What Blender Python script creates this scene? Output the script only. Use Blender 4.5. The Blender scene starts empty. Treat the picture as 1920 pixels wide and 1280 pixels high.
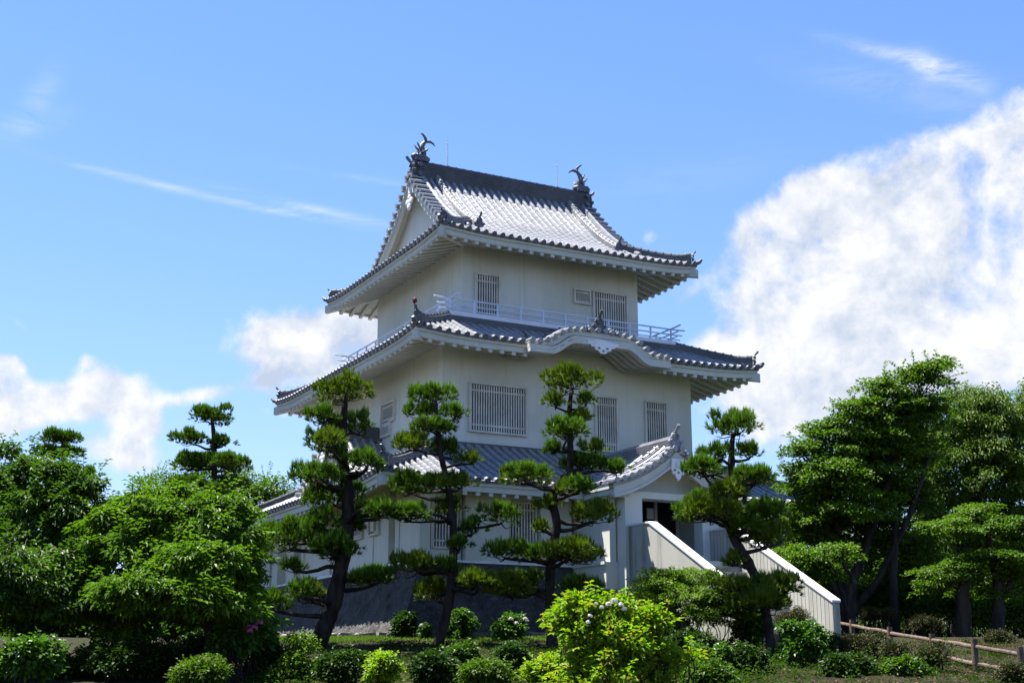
import bpy, math, random
import numpy as np
random.seed(7); RNG = np.random.default_rng(7)
SC = bpy.context.scene; COL = SC.collection
R_ = math.radians
# ------------------------------------------------------------------ camera
FPX, PITCH, YAW = 2493.9, 0.2480, 0.4833
CAM = np.array([-22.931, -44.432, 1.6])
cd = bpy.data.cameras.new('camera'); cam = bpy.data.objects.new('camera', cd); COL.objects.link(cam)
cd.sensor_width = 36; cd.lens = FPX * 36 / 1920; cd.clip_start = .5; cd.clip_end = 6000
cam.location = CAM; cam.rotation_euler = (math.pi / 2 + PITCH, 0, -YAW); SC.camera = cam
HF = np.array([math.sin(YAW), math.cos(YAW), 0]); HR = np.array([math.cos(YAW), -math.sin(YAW), 0]); ZZ = np.array([0, 0, 1.])
VF = HF * math.cos(PITCH) + ZZ * math.sin(PITCH); VU = -HF * math.sin(PITCH) + ZZ * math.cos(PITCH)
def at(u, v, h):
    """world point that stands h metres in front of the camera's foot, seen at (u, v) of the 1920 px photograph"""
    d = VF + HR * (u - 960) / FPX + VU * (640 - v) / FPX
    return CAM + d * (h / np.dot(d, HF))
def ppm(h): return FPX * .97 / h / 1.0
def azel(u, v):
    d = at(u, v, 100) - CAM; d = d / np.linalg.norm(d)
    return math.degrees(math.atan2(d[0], d[1])), math.degrees(math.asin(d[2]))
# ------------------------------------------------------------------ light
SUN_EL, SUN_AZ = 68.0, -35.0       # azimuth from +Y towards +X
sd = np.array([math.sin(R_(SUN_AZ)) * math.cos(R_(SUN_EL)), math.cos(R_(SUN_AZ)) * math.cos(R_(SUN_EL)), math.sin(R_(SUN_EL))])
sl = bpy.data.lights.new('sun', 'SUN'); sl.energy = 5.0; sl.angle = R_(.53); sl.color = (1, .96, .9)
so = bpy.data.objects.new('sun', sl); COL.objects.link(so)
from mathutils import Vector
so.rotation_euler = Vector(-sd).to_track_quat('-Z', 'Y').to_euler(); so.location = (0, 0, 60)
SC.view_settings.view_transform = 'Standard'; SC.view_settings.look = 'None'; SC.view_settings.gamma = 1; SC.view_settings.use_curve_mapping = False
SC.view_settings.exposure = 1.88
SC.render.engine = 'CYCLES'
cy = SC.cycles; cy.max_bounces = 6; cy.diffuse_bounces = 3; cy.glossy_bounces = 2; cy.transmission_bounces = 3; cy.transparent_max_bounces = 6; cy.use_denoising = True
cy.caustics_reflective = False; cy.caustics_refractive = False
# ------------------------------------------------------------------ node helpers
class NT:
    def __init__(s, tree): s.t = tree; s.n = tree.nodes; s.l = tree.links
    def new(s, typ, ins=None, **kw):
        n = s.n.new(typ)
        for k, v in kw.items(): setattr(n, k, v)
        for k, v in (ins or {}).items():
            i = n.inputs[k]
            if isinstance(v, bpy.types.NodeSocket): s.l.new(v, i)
            else: i.default_value = v
        return n
    def m(s, op, a, b=None, c=None, clamp=False):
        n = s.n.new('ShaderNodeMath'); n.operation = op; n.use_clamp = clamp
        for i, v in enumerate((a, b, c)):
            if v is None: continue
            if isinstance(v, bpy.types.NodeSocket): s.l.new(v, n.inputs[i])
            else: n.inputs[i].default_value = v
        return n.outputs[0]
    def mix(s, f, a, b):
        n = s.n.new('ShaderNodeMix'); n.data_type = 'RGBA'
        for i, v in ((0, f), (6, a), (7, b)):
            if isinstance(v, bpy.types.NodeSocket): s.l.new(v, n.inputs[i])
            else: n.inputs[i].default_value = v if i == 0 else (v if len(v) == 4 else (*v, 1))
        return n.outputs[2]
    def noise(s, vec, scale, detail=4, rough=.55, dist=0):
        return s.new('ShaderNodeTexNoise', {'Vector': vec, 'Scale': scale, 'Detail': detail, 'Roughness': rough, 'Distortion': dist}).outputs['Fac']
    def ss(s, x, lo, hi):
        n = s.n.new('ShaderNodeMapRange'); n.interpolation_type = 'SMOOTHSTEP'
        s.l.new(x, n.inputs['Value']); n.inputs['From Min'].default_value = lo; n.inputs['From Max'].default_value = hi
        return n.outputs[0]
    def scl(s, vec, v):
        return s.new('ShaderNodeVectorMath', {0: vec, 1: v}, operation='MULTIPLY').outputs[0]
# ------------------------------------------------------------------ sky (world)
W = bpy.data.worlds.new('World'); SC.world = W; W.use_nodes = True
T = NT(W.node_tree); T.n.clear()
sky = T.new('ShaderNodeTexSky', sky_type='NISHITA', sun_disc=False, sun_elevation=R_(SUN_EL), sun_rotation=R_(SUN_AZ), altitude=100, air_density=1.0, dust_density=0.0, ozone_density=3.0)
tc = T.new('ShaderNodeTexCoord').outputs['Generated']
sx = T.new('ShaderNodeSeparateXYZ', {0: tc})
AZ = T.m('MULTIPLY', T.m('ARCTAN2', sx.outputs[0], sx.outputs[1]), 57.2958)
EL = T.m('MULTIPLY', T.m('ARCSINE', sx.outputs[2]), 57.2958)
def blob(u, v, ru, rv, rot=0, w=1.0):
    a, e = azel(u, v); k = 57.2958 / FPX
    ce, ca, sa = math.cos(R_(e)), math.cos(R_(rot)), math.sin(R_(rot))
    dx = T.m('MULTIPLY', T.m('SUBTRACT', AZ, a), ce); dy = T.m('SUBTRACT', EL, e)
    x = T.m('ADD', T.m('MULTIPLY', dx, ca / (ru * k)), T.m('MULTIPLY', dy, sa / (ru * k)))
    y = T.m('ADD', T.m('MULTIPLY', dx, -sa / (rv * k)), T.m('MULTIPLY', dy, ca / (rv * k)))
    r2 = T.m('ADD', T.m('MULTIPLY', x, x), T.m('MULTIPLY', y, y))
    return T.m('MULTIPLY', T.m('POWER', 2.71828, T.m('MULTIPLY', r2, -1.0)), w)
def total(bl):
    o = None
    for b in bl: o = b if o is None else T.m('ADD', o, b)
    return o
up_ = T.new('ShaderNodeVectorMath', {0: tc, 1: (-.006, .004, .020)}, operation='ADD').outputs[0]
n1 = T.noise(tc, 10, 10, .60, .25); n1b = T.noise(up_, 10, 10, .60, .25); n2 = T.noise(tc, 34, 7, .62, .15); n2b = T.noise(up_, 34, 7, .62, .15); n3 = T.noise(T.scl(tc, (1, 1, 1.5)), 4.5, 4, .5)
nz = T.m('ADD', T.m('MULTIPLY', T.m('SUBTRACT', n1, .5), 1.75), T.m('MULTIPLY', T.m('SUBTRACT', n2, .5), .9))
big = total([blob(1885, 330, 150, 120, 20), blob(1760, 350, 110, 90, 20), blob(1700, 450, 150, 110), blob(1560, 375, 60, 60), blob(1500, 400, 90, 75), blob(1420, 450, 60, 60, 0, .8), blob(1560, 510, 160, 70), blob(1440, 560, 100, 40, 0, .7), blob(1700, 600, 220, 70),
             blob(1850, 560, 130, 120), blob(1560, 660, 170, 70, 0, .9), blob(1400, 700, 130, 60, 0, .8), blob(1700, 730, 200, 60, 0, .62), blob(1480, 800, 170, 60, 0, .72), blob(1330, 640, 70, 40, 30, .6), blob(1270, 560, 40, 35, 0, .45), blob(1330, 520, 50, 25, 40, .42),
             blob(2100, 450, 200, 220), blob(610, 618, 120, 44, 0, 1.15), blob(690, 590, 60, 50, 0, .9), blob(500, 640, 50, 30, 20, .6), blob(610, 690, 120, 50, 0, 1.1), blob(500, 715, 40, 25, 0, .6), blob(380, 740, 70, 18, 12, .75), blob(540, 775, 60, 20, 0, .5),
             blob(200, 730, 72, 46, 0, 1.15), blob(110, 755, 62, 32, 0, 1.1), blob(20, 770, 60, 40, 0, .9), blob(262, 795, 50, 40, 0, 1.1), blob(0, 730, 42, 55, 0, 1.1), blob(245, 865, 70, 34, 0, .8), blob(160, 830, 60, 30, 0, .55), blob(45, 615, 55, 12, -35, .62), blob(20, 690, 30, 30, 0, .7), blob(160, 675, 16, 14, 0, .5), blob(-120, 760, 120, 80),
             blob(1218, 445, 24, 26, 40, .52), blob(-400, 700, 200, 90), blob(2500, 700, 300, 90), blob(900, 760, 200, 60, 0, .6)])
big = T.m('MINIMUM', big, 1.0)
cm = T.ss(T.m('ADD', big, nz), .36, .98)
wn = T.noise(T.scl(tc, (1, 1, 5)), 14, 9, .68, .6)
wisp = total([blob(400, 370, 230, 7, -8, 1.0), blob(590, 393, 130, 8, -9, .9), blob(1690, 105, 110, 12, -20, .9), blob(1790, 145, 70, 16, -28, .8), blob(1735, 125, 22, 32, 45, .9), blob(70, 190, 22, 60, -25, .4), blob(40, 235, 90, 20, 20, .3), blob(680, 335, 160, 6, -5, .3), blob(1700, 170, 200, 30, -20, .3), blob(1300, 330, 200, 40, 10, .12)])
wm = T.m('MULTIPLY', wisp, T.ss(wn, .30, .68)); wm = T.m('MULTIPLY', wm, .55, clamp=True)
lit = T.m('ADD', T.m('MULTIPLY', T.m('SUBTRACT', n1, n1b), 4.0), T.m('MULTIPLY', T.m('SUBTRACT', n2, n2b), 1.6))
shade = T.m('ADD', T.m('ADD', T.m('MULTIPLY', lit, 1.0), T.m('MULTIPLY', T.m('SUBTRACT', n3, .5), .9)), .62, clamp=True)
ccol = T.mix(shade, (.56, .64, .78, 1), (1.0, .995, .985, 1))
ccol = T.new('ShaderNodeVectorMath', {0: ccol, 'Scale': 4.9}, operation='SCALE').outputs[0]
hs = T.new('ShaderNodeHueSaturation', {'Color': sky.outputs[0], 'Saturation': 1.12, 'Value': 1.24})
skc = T.scl(hs.outputs[0], (.89, .885, 1.16)); q_ = T.scl(skc, (.19, .155, .11)); q_ = T.new('ShaderNodeVectorMath', {0: q_, 1: q_}, operation='MULTIPLY').outputs[0]
q_ = T.new('ShaderNodeVectorMath', {0: q_, 1: (1, 1, 1)}, operation='ADD').outputs[0]
q_ = T.new('ShaderNodeVectorMath', {0: q_, 1: (.5, .5, .5)}, operation='POWER').outputs[0]
skyc = T.new('ShaderNodeVectorMath', {0: skc, 1: q_}, operation='DIVIDE').outputs[0]
c1 = T.mix(T.m('MULTIPLY', cm, .93), skyc, ccol); c2 = T.mix(wm, c1, (4.5, 4.75, 5.1, 1))
bg = T.new('ShaderNodeBackground', {'Color': c2, 'Strength': .058})
T.l.new(bg.outputs[0], T.new('ShaderNodeOutputWorld').inputs[0])
W.cycles.sampling_method = 'MANUAL'; W.cycles.sample_map_resolution = 512
# ------------------------------------------------------------------ mesh builder
class MB:
    def __init__(s): s.v = []; s.f = []; s.n = 0; s.done = []
    def cut(s):
        """what has been added so far becomes a piece (an object) of its own"""
        if s.v: s.done.append((s.v, s.f)); s.v = []; s.f = []; s.n = 0
    def add(s, V, faces):
        V = np.asarray(V, float).reshape(-1, 3)
        if isinstance(faces, np.ndarray): s.f.append(faces.astype(np.int64) + s.n)
        else:
            for f in faces: s.f.append(np.array([f], np.int64) + s.n)
        s.v.append(V); s.n += len(V); return s
    def box(s, x0, x1, y0, y1, z0, z1):
        V = [(x, y, z) for z in (z0, z1) for y in (y0, y1) for x in (x0, x1)]
        return s.add(V, np.array([[0, 2, 3, 1], [4, 5, 7, 6], [0, 1, 5, 4], [2, 6, 7, 3], [0, 4, 6, 2], [1, 3, 7, 5]]))
    def hexa(s, V):   # bottom 4 ccw, top 4 ccw
        return s.add(V, np.array([[3, 2, 1, 0], [4, 5, 6, 7], [0, 1, 5, 4], [1, 2, 6, 5], [2, 3, 7, 6], [3, 0, 4, 7]]))
    def grid(s, P, flip=False, keep=None):
        P = np.asarray(P, float); m, n = P.shape[:2]
        i = np.arange(m * n).reshape(m, n)
        q = np.stack([i[:-1, :-1], i[:-1, 1:], i[1:, 1:], i[1:, :-1]], -1).reshape(-1, 4)
        if flip: q = q[:, ::-1]
        if keep is not None: q = q[keep.reshape(-1)]
        return s.add(P.reshape(-1, 3), q)
    def prism(s, pts, o, ax, ay, depth):
        """outline pts (x, y) in the plane o + x*ax + y*ay, extruded by the vector depth"""
        o, ax, ay, depth = map(lambda a: np.array(a, float), (o, ax, ay, depth)); n = len(pts)
        A = np.array([o + ax * x + ay * y for x, y in pts]); V = np.vstack([A, A + depth])
        fs = [list(range(n))[::-1], list(range(n, 2 * n))] + [[k, (k + 1) % n, n + (k + 1) % n, n + k] for k in range(n)]
        return s.add(V, fs)
    def tube(s, path, rad, n=8, cap=True, flat=1.0):
        path = np.asarray(path, float); m = len(path); rad = np.broadcast_to(np.asarray(rad, float), (m,))
        tg = np.gradient(path, axis=0); tg /= np.linalg.norm(tg, axis=1)[:, None] + 1e-9
        ref = np.array([0, 0, 1.]) if abs(tg[0][2]) < .8 else np.array([1., 0, 0])
        P = []
        a = np.linspace(0, 2 * math.pi, n, endpoint=False)
        for k in range(m):
            u = np.cross(ref, tg[k]); u /= np.linalg.norm(u) + 1e-9; w = np.cross(tg[k], u); ref = w if k or abs(tg[0][2]) >= .8 else ref
            P.append(path[k] + rad[k] * (np.cos(a)[:, None] * u * flat + np.sin(a)[:, None] * w))
        P = np.array(P); i = np.arange(m * n).reshape(m, n); j = np.roll(i, -1, 1)
        q = np.stack([i[:-1], j[:-1], j[1:], i[1:]], -1).reshape(-1, 4)
        s.add(P.reshape(-1, 3), q)
        if cap:
            b = s.n - m * n
            s.f.append(np.array([list(range(b, b + n))[::-1]])); s.f.append(np.array([list(range(b + (m - 1) * n, b + m * n))]))
        return s
    def cyl(s, a, b, r, n=10, r2=None): return s.tube([a, b], [r, r if r2 is None else r2], n)
    def sweep(s, prof, path, cap=True, side=None):
        """closed profile (side, up) swept along path; up stays world Z"""
        path = np.asarray(path, float); m = len(path); n = len(prof)
        tg = np.gradient(path, axis=0); tg[:, 2] = 0; tg /= np.linalg.norm(tg, axis=1)[:, None] + 1e-9
        sd_ = np.stack([tg[:, 1], -tg[:, 0], np.zeros(m)], 1) if side is None else np.broadcast_to(np.array(side, float), (m, 3))
        pr = np.asarray(prof, float)
        P = path[:, None] + sd_[:, None] * pr[None, :, :1] + ZZ * pr[None, :, 1:]
        i = np.arange(m * n).reshape(m, n); j = np.roll(i, -1, 1)
        q = np.stack([i[:-1], j[:-1], j[1:], i[1:]], -1).reshape(-1, 4)
        s.add(P.reshape(-1, 3), q[:, ::-1])
        if cap:
            b = s.n - m * n
            s.f.append(np.array([list(range(b, b + n))])); s.f.append(np.array([list(range(b + (m - 1) * n, b + m * n))[::-1]]))
        return s
    def ball(s, c, r, n=10, sc=(1, 1, 1)):
        a = np.linspace(0, 2 * math.pi, n + 1); b = np.linspace(-math.pi / 2, math.pi / 2, n // 2 + 1)
        P = np.array([[(math.cos(y) * math.cos(x) * r * sc[0] + c[0], math.cos(y) * math.sin(x) * r * sc[1] + c[1], math.sin(y) * r * sc[2] + c[2]) for x in a] for y in b])
        return s.grid(P)
    def build(s, name, mat, parent=None, smooth=False, **props):
        if s.done:
            s.cut(); out = []
            for v, f in s.done:
                q = MB(); q.v = v; q.f = f; out.append(q.build(name, mat, parent, smooth, **props))
            return out[0]
        me = bpy.data.meshes.new(name)
        V = np.vstack(s.v); nf = sum(len(f) for f in s.f); cnt = np.concatenate([np.full(len(f), f.shape[1]) for f in s.f]); li = np.concatenate([f.ravel() for f in s.f])
        me.vertices.add(len(V)); me.vertices.foreach_set('co', V.astype(np.float32).ravel())
        me.loops.add(len(li)); me.loops.foreach_set('vertex_index', li.astype(np.int32))
        me.polygons.add(nf); me.polygons.foreach_set('loop_start', (np.cumsum(cnt) - cnt).astype(np.int32))
        me.polygons.foreach_set('use_smooth', np.full(nf, bool(smooth)))
        me.update(calc_edges=True)
        if mat: me.materials.append(mat)
        o = bpy.data.objects.new(name, me); COL.objects.link(o)
        if parent:
            o.parent = parent
            p = parent; off = Vector((0, 0, 0))
            while p: off += p.location; p = p.parent
            o.location = -off
        for k, v in props.items(): o[k] = v
        return o
def thing(name, label, cat, loc=(0, 0, 0), group=None):
    o = bpy.data.objects.new(name, None); COL.objects.link(o); o.location = loc; o.empty_display_size = .3
    o['label'] = label; o['category'] = cat
    if group: o['group'] = group
    return o
def tag(o, label, cat, group=None):
    o['label'] = label; o['category'] = cat
    if group: o['group'] = group
    return o
# ------------------------------------------------------------------ materials
def mat(name, c1, c2=None, scale=3., rough=.8, spec=.3, bump=0, bscale=None, stretch=(1, 1, 1), lo=.35, hi=.65, detail=6, metal=0):
    m = bpy.data.materials.new(name); m.use_nodes = True; t = NT(m.node_tree); t.n.clear()
    pos = t.scl(t.new('ShaderNodeNewGeometry').outputs['Position'], stretch)
    p = t.new('ShaderNodeBsdfPrincipled', {'Roughness': rough, 'Specular IOR Level': spec, 'Metallic': metal})
    if c2: t.l.new(t.mix(t.ss(t.noise(pos, scale, detail), lo, hi), (*c1, 1), (*c2, 1)), p.inputs['Base Color'])
    else: p.inputs['Base Color'].default_value = (*c1, 1)
    if bump: t.l.new(t.new('ShaderNodeBump', {'Height': t.noise(pos, bscale or scale * 5, 5), 'Strength': bump, 'Distance': .03}).outputs[0], p.inputs['Normal'])
    t.l.new(p.outputs[0], t.new('ShaderNodeOutputMaterial').inputs[0]); m['n'] = 1
    return m
def leafmat(name, ca, cb, young=None, trans=.35, rough=.5, spec=.35, clump=.9, tcol=(1.0, 1.25, .35)):
    m = bpy.data.materials.new(name); m.use_nodes = True; t = NT(m.node_tree); t.n.clear()
    g = t.new('ShaderNodeNewGeometry')
    nz = t.noise(g.outputs['Position'], clump, 3); ri = g.outputs['Random Per Island']
    f = t.m('ADD', t.m('MULTIPLY', t.ss(nz, .3, .7), .5), t.m('MULTIPLY', ri, .5))
    c = t.mix(f, (*ca, 1), (*cb, 1))
    if young: c = t.mix(t.m('GREATER_THAN', t.m('FRACT', t.m('MULTIPLY', ri, 17.3)), .86), c, (*young, 1))
    p = t.new('ShaderNodeBsdfPrincipled', {'Base Color': c, 'Roughness': rough, 'Specular IOR Level': spec})
    tr = t.new('ShaderNodeBsdfTranslucent', {'Color': t.scl(c, tcol)})
    mx = t.new('ShaderNodeMixShader', {0: trans, 1: p.outputs[0], 2: tr.outputs[0]})
    t.l.new(mx.outputs[0], t.new('ShaderNodeOutputMaterial').inputs[0])
    return m
def plaster(name, base, dirt, streak, sfac, fq=5):
    m = bpy.data.materials.new(name); m.use_nodes = True; t = NT(m.node_tree); t.n.clear()
    pos = t.new('ShaderNodeNewGeometry').outputs['Position']
    a = t.ss(t.noise(pos, .45, 5, .6), .38, .72); b = t.ss(t.noise(t.scl(pos, (fq, fq, .22)), 1.1, 6, .65), .46, .8); c_ = t.noise(pos, 22, 4)
    col = t.mix(a, (*base, 1), (*dirt, 1)); col = t.mix(t.m('MULTIPLY', b, sfac), col, (*streak, 1))
    p = t.new('ShaderNodeBsdfPrincipled', {'Base Color': col, 'Roughness': .88, 'Specular IOR Level': .2})
    t.l.new(t.new('ShaderNodeBump', {'Height': c_, 'Strength': .12, 'Distance': .01}).outputs[0], p.inputs['Normal'])
    t.l.new(p.outputs[0], t.new('ShaderNodeOutputMaterial').inputs[0]); return m
M_wall = plaster('wall_plaster', (.595, .60, .535), (.50, .50, .425), (.34, .34, .27), .35)
M_par = plaster('parapet_plaster', (.40, .395, .345), (.32, .315, .265), (.12, .125, .09), .85, 2.2)
M_trim = plaster('trim_plaster', (.52, .525, .47), (.44, .445, .39), (.33, .33, .28), .4)
M_cap = plaster('coping', (.62, .62, .61), (.55, .55, .54), (.42, .42, .40), .3)
M_white = mat('white_paint', (.72, .73, .74), (.62, .63, .64), 2, .5)
M_rail = mat('rail_paint', (.60, .66, .78), (.52, .58, .70), 3, .45, .5)
M_frame = mat('window_frame_paint', (.60, .585, .52), (.47, .455, .40), 2, .6)
M_glass = mat('dark_glass', (.012, .013, .014), None, rough=.15, spec=.5)
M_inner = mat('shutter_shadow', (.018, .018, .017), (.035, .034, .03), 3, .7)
M_dark = mat('orn_tile', (.055, .06, .07), (.10, .105, .12), 6, .5, .5, .3, 20)
def tilemat(name, a, b, rough):
    m = bpy.data.materials.new(name); m.use_nodes = True; t = NT(m.node_tree); t.n.clear()
    g = t.new('ShaderNodeNewGeometry'); pos = g.outputs['Position']
    n = t.noise(pos, 3.3, 3, .7); w = t.noise(pos, .6, 4)
    f = t.ss(t.m('ADD', t.m('MULTIPLY', n, .55), t.m('MULTIPLY', w, .45)), .36, .64)
    p = t.new('ShaderNodeBsdfPrincipled', {'Base Color': t.mix(f, (*a, 1), (*b, 1)), 'Specular IOR Level': .65, 'Roughness': rough})
    t.l.new(t.new('ShaderNodeBump', {'Height': t.noise(pos, 30, 3), 'Strength': .1, 'Distance': .01}).outputs[0], p.inputs['Normal'])
    t.l.new(p.outputs[0], t.new('ShaderNodeOutputMaterial').inputs[0]); return m
M_tile = tilemat('roof_tile', (.16, .165, .176), (.235, .24, .252), .34)
M_ridge = tilemat('ridge_and_eave_shade_tile', (.045, .048, .056), (.085, .09, .10), .5)  # darker than roof_tile; also carries the painted shade of the eave ends
def stonemat():
    m = bpy.data.materials.new('base_stone'); m.use_nodes = True; t = NT(m.node_tree); t.n.clear()
    pos = t.new('ShaderNodeNewGeometry').outputs['Position']
    dv = t.new('ShaderNodeVectorMath', {0: pos, 1: t.new('ShaderNodeTexNoise', {'Vector': pos, 'Scale': 1.5}).outputs['Color']}, operation='ADD').outputs[0]
    v = t.new('ShaderNodeTexVoronoi', {'Vector': dv, 'Scale': 1.9}, feature='DISTANCE_TO_EDGE').outputs['Distance']
    vc = t.new('ShaderNodeTexVoronoi', {'Vector': dv, 'Scale': 1.9}).outputs['Color']
    ed = t.ss(v, .0, .035)
    # slanting rough ribs
    st = t.noise(t.scl(t.new('ShaderNodeMapping', {'Vector': pos, 'Rotation': (R_(35), 0, 0)}).outputs[0], (1.5, 5.0, 1.0)), 1.6, 7, .7)
    fine = t.noise(pos, 14, 6, .7)
    c = t.mix(t.ss(t.noise(pos, 1.7, 6), .3, .7), (.050, .048, .045, 1), (.100, .095, .087, 1))
    c = t.mix(t.m('MULTIPLY', t.new('ShaderNodeSeparateColor', {0: vc}).outputs[0], .5), c, (.12, .113, .103, 1))
    c = t.mix(ed, (.17, .16, .145, 1), c)
    c = t.mix(t.m('MULTIPLY', t.ss(st, .50, .62), .55), c, (.035, .033, .03, 1)); c = t.mix(t.m('MULTIPLY', t.ss(fine, .58, .72), .4), c, (.17, .16, .145, 1))
    h = t.m('ADD', t.m('ADD', t.m('MULTIPLY', st, .6), t.m('MULTIPLY', fine, .25)), t.m('MULTIPLY', ed, .25))
    p = t.new('ShaderNodeBsdfPrincipled', {'Base Color': c, 'Roughness': .85, 'Specular IOR Level': .25})
    t.l.new(t.new('ShaderNodeBump', {'Height': h, 'Strength': 1.0, 'Distance': .30}).outputs[0], p.inputs['Normal'])
    t.l.new(p.outputs[0], t.new('ShaderNodeOutputMaterial').inputs[0]); return m
M_stone = stonemat()
M_edge = mat('edging_stone', (.14, .12, .10), (.24, .21, .18), 4, .9, .2, .6, 12)
M_conc = mat('step_concrete', (.30, .29, .27), (.20, .195, .18), 3, .9, .2, .3)
M_bark = mat('pine_bark', (.016, .013, .011), (.045, .036, .029), 5, .95, .1, 1.0, 16, (1, 1, .45))
M_bark2 = mat('tree_bark', (.02, .017, .014), (.05, .043, .034), 4, .95, .1, .8, 14, (1, 1, .3))
M_log = mat('log', (.075, .053, .038), (.14, .105, .078), 5, .85, .2, .5, 25, (3, 3, .5))
M_logend = mat('log_post', (.065, .045, .032), (.14, .10, .075), 6, .85, .2, .5, 25)
exec_parts = True
# ================================================================== CASTLE
GZ = 2.75                                  # ground level round the tower
castle = thing('castle_tower', 'white plastered three-storey Japanese castle turret with grey tiled roofs on a battered dark stone base', 'castle', (0, 0, GZ))
RR = .085
CAPS = MB()
def tiles(mb, P, s0, s1, dmax, dmin=None, p=.33, L=.27, step=.013, caps=True, rr=RR, up=None, joint=True):
    """rows of round cover tiles and flat pans; P(s, d) -> points; columns run along d"""
    n = max(1, int(round((s1 - s0) / p))); p = (s1 - s0) / n
    off = np.array([-p / 2, -rr * 1.02, -rr * .97, -rr * .72, 0, rr * .72, rr * .97, rr * 1.02]); hh = np.array([-.012, .0, .045, .088, .108, .088, .045, .0])
    s = np.concatenate([s0 + p * (k + .5) + off for k in range(n)] + [[s1]]); h = np.concatenate([hh] * n + [[-.012]])
    s = np.clip(s, s0, s1)
    dM = dmax(s); dm = dmin(s) if dmin else np.zeros_like(s)
    J = int(math.ceil(dM.max() / L)); rows = []; hs_ = []
    for j in range(J):
        rows += [j * L, (j + 1) * L]; hs_ += [step, 0.0]
    d = np.clip(np.array(rows)[:, None], dm[None], dM[None]); S = np.broadcast_to(s[None], d.shape); H = h[None] + np.array(hs_)[:, None]
    e = 1e-3
    B = P(S, d); Ts = P(S + e, d) - P(S - e, d); Td = P(S, d + e) - P(S, d - e)
    N = np.cross(Ts, Td); N /= np.linalg.norm(N, axis=-1, keepdims=True) + 1e-12; N *= np.where(N[..., 2:3] < 0, -1, 1)
    V = B + N * H[..., None]
    same = np.abs(d[1:] - d[:-1]) < 1e-5
    keep = ~(same[:, :-1] & same[:, 1:])
    # the little riser between courses has equal d but different height: keep it where the row is not clipped
    rj = (np.arange(len(rows) - 1) % 2 == 1)[:, None] & (d[:-1, 1:] > dm[None, 1:] + 1e-4) & (d[:-1, 1:] < dM[None, 1:] - 1e-4)
    keep |= rj
    flip = np.cross(Ts[0, 0], Td[0, 0])[2] < 0
    mb.grid(V, flip=flip, keep=keep)
    if caps:
        for k in range(n):
            c = s0 + p * (k + .5); m0 = float(dmin(np.array([c]))[0]) if dmin else 0.0
            if m0 > .01 or dmax(np.array([c]))[0] < .05: continue
            q = P(np.array([[c]]), np.array([[0.0]]))[0, 0]; q2 = P(np.array([[c]]), np.array([[0.05]]))[0, 0]
            t_ = (q2 - q) / np.linalg.norm(q2 - q)
            CAPS.cyl(q + ZZ * .03 - t_ * .055, q + ZZ * .03 - t_ * .005, rr * 1.12, 10)
            # drooping edge tile of the pan
            a1 = P(np.array([[max(s0, c - p / 2)]]), np.array([[0.0]]))[0, 0]
            al = (q - a1); al /= np.linalg.norm(al) + 1e-9
            for sg in (-1, 1):
                o = q + al * sg * p * .25
                CAPS.prism([(-p * .25, .0), (p * .25, .0), (p * .22, -.06), (-p * .22, -.075)], o - t_ * .02 + ZZ * .012, al, ZZ, t_ * .02)
RP = [(-.15, -.1), (-.15, .06), (-.165, .06), (-.165, .09), (-.14, .09), (-.14, .13), (-.155, .13), (-.155, .16), (-.13, .16), (-.13, .20), (-.145, .20), (-.145, .23), (-.085, .24), (-.07, .30), (0, .335)]
RP = RP + [(-x, y) for x, y in RP[-2::-1]]
def ridge_prof(w=1.0, h=1.0): return [(x * w, y * h) for x, y in RP][::-1]
def tall_prof(w, h, n):
    L_ = [(-w, -.1)]
    for k in range(n):
        z0 = h * k / n; L_ += [(-w, z0 + .001), (-w, z0 + h / n * .62), (-w - .03, z0 + h / n * .62), (-w - .03, z0 + h / n)]
    L_ += [(-w, h), (-.1, h + .02), (-.085, h + .09), (0, h + .125)]
    return (L_ + [(-x, y) for x, y in L_[-2::-1]])[::-1]
def joints(mb, path, zoff, r, step=.3):
    path = np.asarray(path); seg = np.linalg.norm(np.diff(path, axis=0), axis=1); cum = np.r_[0, np.cumsum(seg)]
    for c in np.arange(step / 2, cum[-1], step):
        q = np.array([np.interp(c, cum, path[:, k]) for k in range(3)]); q2 = np.array([np.interp(c + .05, cum, path[:, k]) for k in range(3)])
        mb.cyl(q + ZZ * zoff, q2 + ZZ * zoff + 1e-4, r, 8)
def ornament(mb, o, out, s=1.0):
    """ridge-end tile: shaped plate with curled cheeks, a boss and a forward raking cylinder"""
    o = np.array(o, float); out = np.array(out, float); out[2] = 0; out /= np.linalg.norm(out); sd_ = np.array([out[1], -out[0], 0])
    half = [(0, .48), (.10, .46), (.17, .38), (.19, .28), (.16, .22), (.20, .17), (.27, .17), (.31, .10), (.30, .02), (.25, -.03), (.20, -.10), (.24, -.18), (.16, -.20), (.10, -.08)]
    pts = [(x * s, y * s) for x, y in half] + [(-x * s, y * s) for x, y in half[:0:-1]]
    mb.prism(pts, o - out * .05 * s, sd_, ZZ, out * .10 * s)
    for sg in (-1, 1): mb.cyl(o + sd_ * sg * .25 * s + ZZ * .09 * s - out * .07 * s, o + sd_ * sg * .25 * s + ZZ * .09 * s + out * .09 * s, .075 * s, 10)
    a = np.linspace(0, 2 * math.pi, 17); mb.tube([o + out * .07 * s + ZZ * .30 * s + (sd_ * math.cos(t) + ZZ * math.sin(t)) * .115 * s for t in a], .03 * s, 6)
    mb.tube([o + ZZ * .44 * s - out * .05, o + ZZ * .52 * s + out * .08 * s, o + ZZ * .66 * s + out * .22 * s, o + ZZ * .74 * s + out * .27 * s], [.06 * s, .065 * s, .075 * s, .06 * s], 9)
def side(A, B, k):
    return [((0, -B), (1, 0), (0, 1), A), ((-A, 0), (0, -1), (1, 0), B), ((0, B), (-1, 0), (0, -1), A), ((A, 0), (0, 1), (-1, 0), B)][k]
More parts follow.
